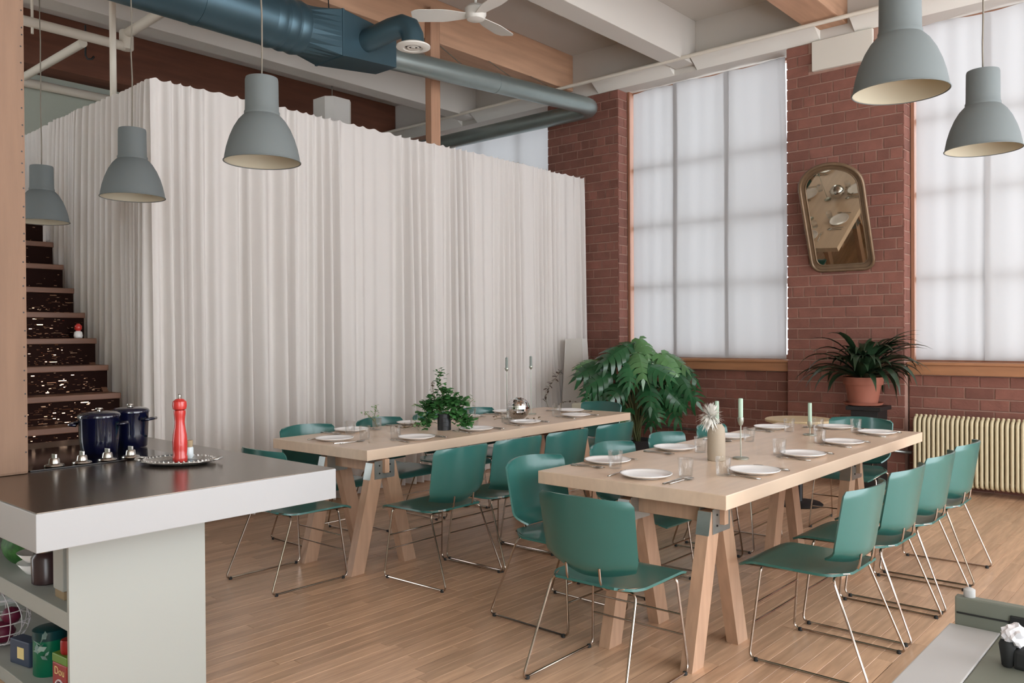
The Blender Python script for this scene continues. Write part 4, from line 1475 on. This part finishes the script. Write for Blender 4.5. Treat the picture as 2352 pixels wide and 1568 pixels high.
out = arch(.315, .545, .1)
MB().tube([(x, y, 0.012) for x, y in out], 0.018, 10, closed=True).build('outer_frame', 'mirror_frame', mt_, True)
inn = arch(.262, .492, .07)
n = len(out)
V = [(x, y, .014) for x, y in out] + [(x, y, .004) for x, y in inn]
MB().add(V, [(i, (i + 1) % n, n + (i + 1) % n, n + i) for i in range(n)]).build('inner_frame', 'mirror_frame', mt_, True)
MB().tube([(x, y, 0.006) for x, y in inn], 0.007, 8, closed=True).build('bead', 'mirror_frame', mt_, True)
MB().add([(x, y, .004) for x, y in inn], [tuple(range(n))]).build('mirror_glass', 'mirror_glass', mt_)
MB().add([(x, y, -.012) for x, y in out] + [(x, y, .004) for x, y in out],
         [tuple(range(n))[::-1]] + [(i, (i + 1) % n, n + (i + 1) % n, n + i) for i in range(n)]).build('backing', 'mirror_frame', mt_)
MB().tube([(0, .3, -.012), (0, .40, -.16)], .003, 6).build('hanging_wire', 'cable_grey', mt_)


# ------------------------------------------------------------------ radiator
t = thing('radiator', 'cream cast-iron column radiator under the window', 'radiator', (-2.33, 8.54, 0))
sec = MB()
prof = [(0, .07), (0, .62), (-.006, .66), (-.022, .69), (-.05, .70)]
tube_path = [(0, -.062, .09), (0, -.066, .12), (0, -.066, .64), (0, -.055, .68), (0, 0, .70), (0, .055, .68), (0, .066, .64), (0, .066, .12), (0, .062, .09), (0, 0, .07)]
sec.tube(tube_path, .0155, 10, 0.02, closed=True)
sec.tube([(0, 0, .075), (0, 0, .7)], .014, 8)
sec.lathe([(.001, 0.70), (.014, .705), (.016, .713), (.008, .72), (.001, .721)], 10, (0, -.005, 0), capb=False, capt=False)
sec_me = sec.mesh('section', 'radiator', True)
ns = 30
for k in range(ns):
    inst('section', sec_me, t, (.02 + .0405 * k, 0, 0))
for z in (.12, .65):
    MB().tube([(.0, 0, z), (.04 * ns, 0, z)], .02, 10).build('header_pipe', 'radiator', t, True, SM)
for k in (0, ns - 1):
    for yy in (-.05, .05):
        MB().lathe([(.018, 0), (.014, .02), (.014, .1)], 10, (.02 + .0405 * k, yy, 0)).build('foot', 'radiator', t, True, SM)
t = tag(MB().tube([(-5.6, 8.66, .40), (-3.4, 8.55, .36), (-2.36, 8.55, .34)], .016, 10).build('heating_pipe', 'zinc', None, True),
        'thin bare heating pipe along the foot of the brick wall', 'pipe')


# ------------------------------------------------------------------ plants
def strap_plant():
    t = thing('strap_leaf_plant', 'arching dark strap-leaved plant with orange flowers in terracotta pot', 'plant', (-2.72, 8.27, 0.80))
    MB().lathe([(.145, 0.0), (.17, .006), (.185, .03), (.18, .03), (.15, .012)], 40).build('saucer', 'terracotta', t, True, SM)
    MB().lathe([(.125, .016), (.13, .02), (.165, .2), (.178, .2), (.18, .206), (.185, .268), (.182, .274), (.168, .274), (.164, .255)], 40, capt=True).build('pot', 'terracotta', t, True, SM)
    rg = random.Random(21)
    for k in range(96):
        a = rg.uniform(0, 2 * pi)
        far = rg.random()
        L_ = rg.uniform(.45, .74)
        e0 = rg.uniform(.85, 1.45) if far > .3 else rg.uniform(.3, .8)
        bend = rg.uniform(1.5, 2.7)
        w = rg.uniform(.018, .03)
        seg = 10
        P = [Vector((.03 * cos(a), .03 * sin(a), .25))]
        e = e0
        for i in range(seg):
            d = Vector((cos(a) * cos(e), sin(a) * cos(e), sin(e)))
            P.append(P[-1] + d * (L_ / seg))
            e -= bend / seg * (0.4 + 1.2 * i / seg)
        if any(p.y > 0.30 for p in P):
            sc_ = .29 / max(p.y for p in P)
            for p in P:
                if p.y > 0:
                    p.y *= sc_
        s = Vector((-sin(a), cos(a), 0))
        b = MB()
        V = []
        for i, p in enumerate(P):
            ww = w * (0.7 + 0.6 * sin(pi * min(1, (i + 1) / seg) * .8)) * (1 if i < seg - 2 else (seg - i + .15) / 3)
            V += [p - s * ww + Vector((0, 0, ww * .35)), p, p + s * ww + Vector((0, 0, ww * .35))]
        F = []
        for i in range(seg):
            F += [(3 * i, 3 * i + 1, 3 * i + 4, 3 * i + 3), (3 * i + 1, 3 * i + 2, 3 * i + 5, 3 * i + 4)]
        b.add(V, F).build('leaf', 'strap', t, True)
    for (dx, dz, r) in ((-.02, .50, .028), (.045, .475, .026), (.0, .54, .02)):
        MB().tube([(0, -.04, .25), (dx * .5, -.1, .4), (dx, -.13, dz)], .005, 6).build('flower_stalk', 'monstera_stem', t)
        b = MB()
        for j in range(7):
            a = 2 * pi * j / 7
            c = Vector((dx, -.13, dz))
            d = Vector((cos(a), -.5, sin(a))).normalized()
            s = d.cross(Vector((0, 1, 0))).normalized()
            b.add([c, c + d * r * .7 + s * r * .4, c + d * r * 1.4, c + d * r * .7 - s * r * .4], [(0, 1, 2, 3)])
        b.lathe([(.001, -r * .5), (r * .6, 0), (.001, r * .6)], 10, (dx, -.13, dz), capb=False, capt=False)
        b.build('flower', 'orange_flower', t, True)
    return t


strap_plant()
t = thing('plant_stand', 'black square plant stand under the terracotta pot', 'plant stand', (-2.66, 8.27, 0))
MB().bbox((-.17, -.17, .76), (.15, .17, .798), .004).build('top', 'black_iron', t)
MB().bbox((-.13, -.14, .03), (.12, .14, .76), .004).build('body', 'black_iron', t)
MB().bbox((-.16, -.16, 0), (.14, .16, .03), .004).build('plinth', 'black_iron', t)


def monstera_leaf(size, seed):
    rg = random.Random(seed)
    b = MB()
    nl = 5
    W = lambda y: 0.5 * max(0.02, sin(pi * (0.14 + 0.80 * max(0, min(1, y))))) ** .7
    for s in (-1, 1):
        for k in range(nl):
            y0, y1 = k / nl, (k + 1) / nl
            gap = 0.0 if k == 0 else 0.014
            sw = 0.16 + 0.05 * k / nl
            rows_ = []
            for (f, g) in ((0.0, 0.0), (0.45, 0.35), (0.8, 0.9), (1.0, 1.25)):
                w = W((y0 + y1) / 2) * f
                lo_ = y0 + sw * f * f + gap * g * 1.6
                hi_ = y1 + sw * f * f - gap * g * (1.6 if k < nl - 1 else 0)
                if f == 1.0:
                    m_ = (lo_ + hi_) / 2
                    lo_, hi_ = m_ - (hi_ - lo_) * .25, m_ + (hi_ - lo_) * .3
                z = -0.30 * f * f + 0.05 * f
                rows_.append(((s * w, lo_, z), (s * w, hi_, z)))
            V = [p for r_ in rows_ for p in r_]
            F = [(2 * i, 2 * i + 2, 2 * i + 3, 2 * i + 1) for i in range(3)]
            if s < 0:
                F = [tuple(reversed(q)) for q in F]
            b.add(V, F)
        b.add([(0, 0, 0), (s * .12, -.15, -.02), (s * .3, -.14, -.08), (s * .40, .0, -.14), (s * .2, .06, -.01)],
              [(0, 1, 4) if s < 0 else (4, 1, 0), (1, 2, 3, 4) if s < 0 else (4, 3, 2, 1)])
    b.add([(0, .96, 0), (.07, 1.06, -.04), (0, 1.26, -.16), (-.07, 1.06, -.04)], [(0, 1, 2, 3)])
    b.v = [(x * size, y * size, z * size - 0.28 * size * max(0, y) ** 2) for x, y, z in b.v]
    return b


t = thing('monstera_plant', 'large split-leaf monstera filling the corner by the window', 'plant', (-5.12, 7.98, 0))
MB().lathe([(.16, 0), (.17, .01), (.2, .3), (.21, .31), (.19, .31), (.18, .28)], 36, capt=True).build('pot', 'black_pot', t, True, SM)
MB().lathe([(.18, .28), (.001, .285)], 24, capb=False, capt=False).build('soil', 'soil', t)
rg = random.Random(31)
rv3 = Vector((rt.x, rt.y, 0))
fv3 = Vector((fw.x, fw.y, 0)).normalized()
# crown of leaves: (across, height, towards the wall, length, light?)
spots = []
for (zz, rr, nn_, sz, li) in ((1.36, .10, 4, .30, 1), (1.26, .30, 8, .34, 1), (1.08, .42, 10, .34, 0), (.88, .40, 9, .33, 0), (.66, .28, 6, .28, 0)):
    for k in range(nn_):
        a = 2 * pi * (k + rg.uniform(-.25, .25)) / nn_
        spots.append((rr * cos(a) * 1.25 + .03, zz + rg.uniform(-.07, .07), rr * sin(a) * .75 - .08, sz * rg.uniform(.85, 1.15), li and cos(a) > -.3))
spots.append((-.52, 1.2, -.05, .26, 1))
for k, (a, z, dep, size, li) in enumerate(spots):
    p = rv3 * a + fv3 * dep
    base = Vector((p.x, p.y, z))
    if base.y > .3:
        base.y = .3
    out = Vector((p.x, p.y, 0))
    out = out.normalized() if out.length > .05 else Vector((cos(k), -1, 0)).normalized()
    if base.y > .05 and out.y > 0:
        out.y *= -.2
        out.normalize()
    d = (out + Vector((rg.uniform(-.35, .35), rg.uniform(-.35, .35), rg.uniform(-.75, .05) - (.35 if z < 1.1 else 0)))).normalized()
    nrm = (Vector((0, 0, 1)) * (1.0 if z > 1.15 else .55) - fv3 * .75 + Vector((rg.uniform(-.3, .3), rg.uniform(-.3, .3), 0)))
    nrm = (nrm - d * nrm.dot(d)).normalized()
    sx = d.cross(nrm)
    mtx = Matrix((sx, d, nrm)).transposed()
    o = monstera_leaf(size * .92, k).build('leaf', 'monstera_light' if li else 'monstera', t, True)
    o.location = base - d * size * .35
    o.rotation_euler = mtx.to_euler()
    MB().tube([(rg.uniform(-.04, .04), rg.uniform(-.04, .04), .28), (p.x * .2, p.y * .2, .28 + (z - .28) * .6), tuple(o.location)], .007, 6, 0.08).build('leaf_stem', 'monstera_stem', t, True)
t = thing('white_planter', 'cream rectangular planter with small seedling under the monstera', 'planter', (-5.27, 7.27, 0))
MB().bbox((-.16, -.09, .57), (.16, .09, .755), .008).build('trough', 'planter', t)
for s in (-1, 1):
    for q in (-1, 1):
        MB().beamseg((s * .14, q * .07, 0), (s * .14, q * .07, .57), .03, .03, (0, 1, 0)).build('leg', 'planter', t)
spray([(0, 0, .74), (.01, -.02, .81), (.02, -.03, .87)], 10, .05, 'monstera', 41, .01, .5)
t = thing('trailing_vine', 'thin dark trailing vine beside the white floor lamp', 'plant', (-5.98, 7.5, 0))
MB().lathe([(.08, 0), (.09, .01), (.11, .55), (.1, .55)], 24, capt=True).build('pot', 'black_pot', t, True, SM)
spray([(0, 0, .55), (-.04, -.03, .75), (-.02, 0, .9), (.06, .05, 1.02), (.1, .09, 1.1)], 26, .06, 'herb_dark', 51, .006, .4)
spray([(0, 0, .55), (.12, .08, .72), (.25, .15, .73), (.35, .2, .68)], 6, .05, 'herb_dark', 52, .006, .4)
spray([(0, 0, .55), (-.05, -.05, .62), (-.12, -.1, .62), (-.16, -.13, .56)], 30, .05, 'monstera', 53, .02, .6)
spray([(0, 0, .55), (.06, .04, .62), (.12, .1, .6)], 22, .05, 'monstera', 54, .02, .6)

t = thing('paper_floor_lamp', 'tall tapering white paper floor lamp by the curtain end', 'floor lamp', (-6.05, 8.1, 0), radians(15))
b = MB()
for (z0, z1, a0, a1) in ((.05, 1.45, .17, .105),):
    V = [(-a0, -a0 * .8, z0), (a0, -a0 * .8, z0), (a0, a0 * .8, z0), (-a0, a0 * .8, z0), (-a1, -a1 * .8, z1), (a1, -a1 * .8, z1), (a1, a1 * .8, z1), (-a1, a1 * .8, z1)]
    b.add(V, [(0, 3, 2, 1), (4, 5, 6, 7), (0, 1, 5, 4), (1, 2, 6, 5), (2, 3, 7, 6), (3, 0, 4, 7)])
b.build('paper_shade', 'paper', t)
MB().bbox((-.16, -.13, 0), (.16, .13, .05), .005).build('base', 'white_paint', t)
for s in (-1, 1):
    for q in (-1, 1):
        MB().tube([(s * .17, q * .136, .05), (s * .105, q * .084, 1.45)], .004, 6).build('corner_rib', 'white_paint', t)

t = thing('side_table', 'small round wooden side table beyond the vase table', 'side table', (-2.88, 7.1, 0))
MB().lathe([(.26, .72), (.285, .728), (.288, .745), (.28, .752)], 48).build('top', 'round_wood', t, True, SM)
MB().lathe([(.03, .03), (.028, .6), (.06, .72)], 20).build('pedestal', 'black_iron', t, True, SM)
MB().lathe([(.19, 0), (.2, .01), (.18, .025), (.03, .035)], 36).build('foot', 'black_iron', t, True, SM)

# ------------------------------------------------------------------ steel work bench at the picture corner
ZBN = 0.75
t = thing('work_bench', 'grey steel bench corner with white inlay strip and raised back rail', 'bench')
MB().bbox((-.44, 0.9, ZBN - .03), (.6, 2.34, ZBN), .003).build('steel_top', 'bench_steel', t)
MB().bbox((-.556, 0.9, ZBN - .03), (-.441, 2.345, ZBN + .001), .003).build('white_strip', 'bench_white', t)
MB().bbox((-.545, 2.346, ZBN - .06), (.6, 2.375, ZBN + .072), .004).build('back_rail', 'bench_steel', t)
MB().bbox((-.54, 2.342, ZBN + .03), (.6, 2.346, ZBN + .034), .001).build('rail_seam', 'rubber', t)
MB().lathe([(.012, ZBN + .068), (.014, ZBN + .072), (.014, ZBN + .09), (.008, ZBN + .094)], 14, (-.515, 2.365, 0)).build('corner_knob', 'bench_white', t, True, SM)
MB().bbox((-.42, 2.338, ZBN + .012), (.2, 2.346, ZBN + .05), .003).build('dark_slot', 'rubber', t)
for (xx, yy) in ((-.5, 1.0), (.55, 1.0), (-.5, 2.3), (.55, 2.3)):
    MB().bbox((xx - .02, yy - .02, 0), (xx + .02, yy + .02, ZBN - .03), .003).build('leg', 'bench_steel', t)
t = thing('wrapped_clamp', 'black handle with crumpled white wrapping on the steel bench', 'clamp', (-.385, 2.12, ZBN))
MB().lathe([(.008, 0), (.012, .004), (.015, .03), (.018, .05), (.014, .06)], 16).build('handle', 'rubber', t, True, SM)
b = MB()
rg = random.Random(12)
bm = bmesh.new()
bmesh.ops.create_icosphere(bm, subdivisions=3, radius=.026)
for v in bm.verts:
    v.co *= 1 + .22 * sin(v.co.x * 260 + 2 * sin(v.co.y * 200)) * cos(v.co.z * 240)
    v.co += Vector((.012, .01, .07))
bm.verts.index_update()
b.add([v.co for v in bm.verts], [[v.index for v in f.verts] for f in bm.faces])
bm.free()
b.build('white_wrap', 'wire_white', t, True, radians(25))
MB().bbox((.012, -.01, 0), (.08, .04, .045), .008).build('block', 'rubber', t)
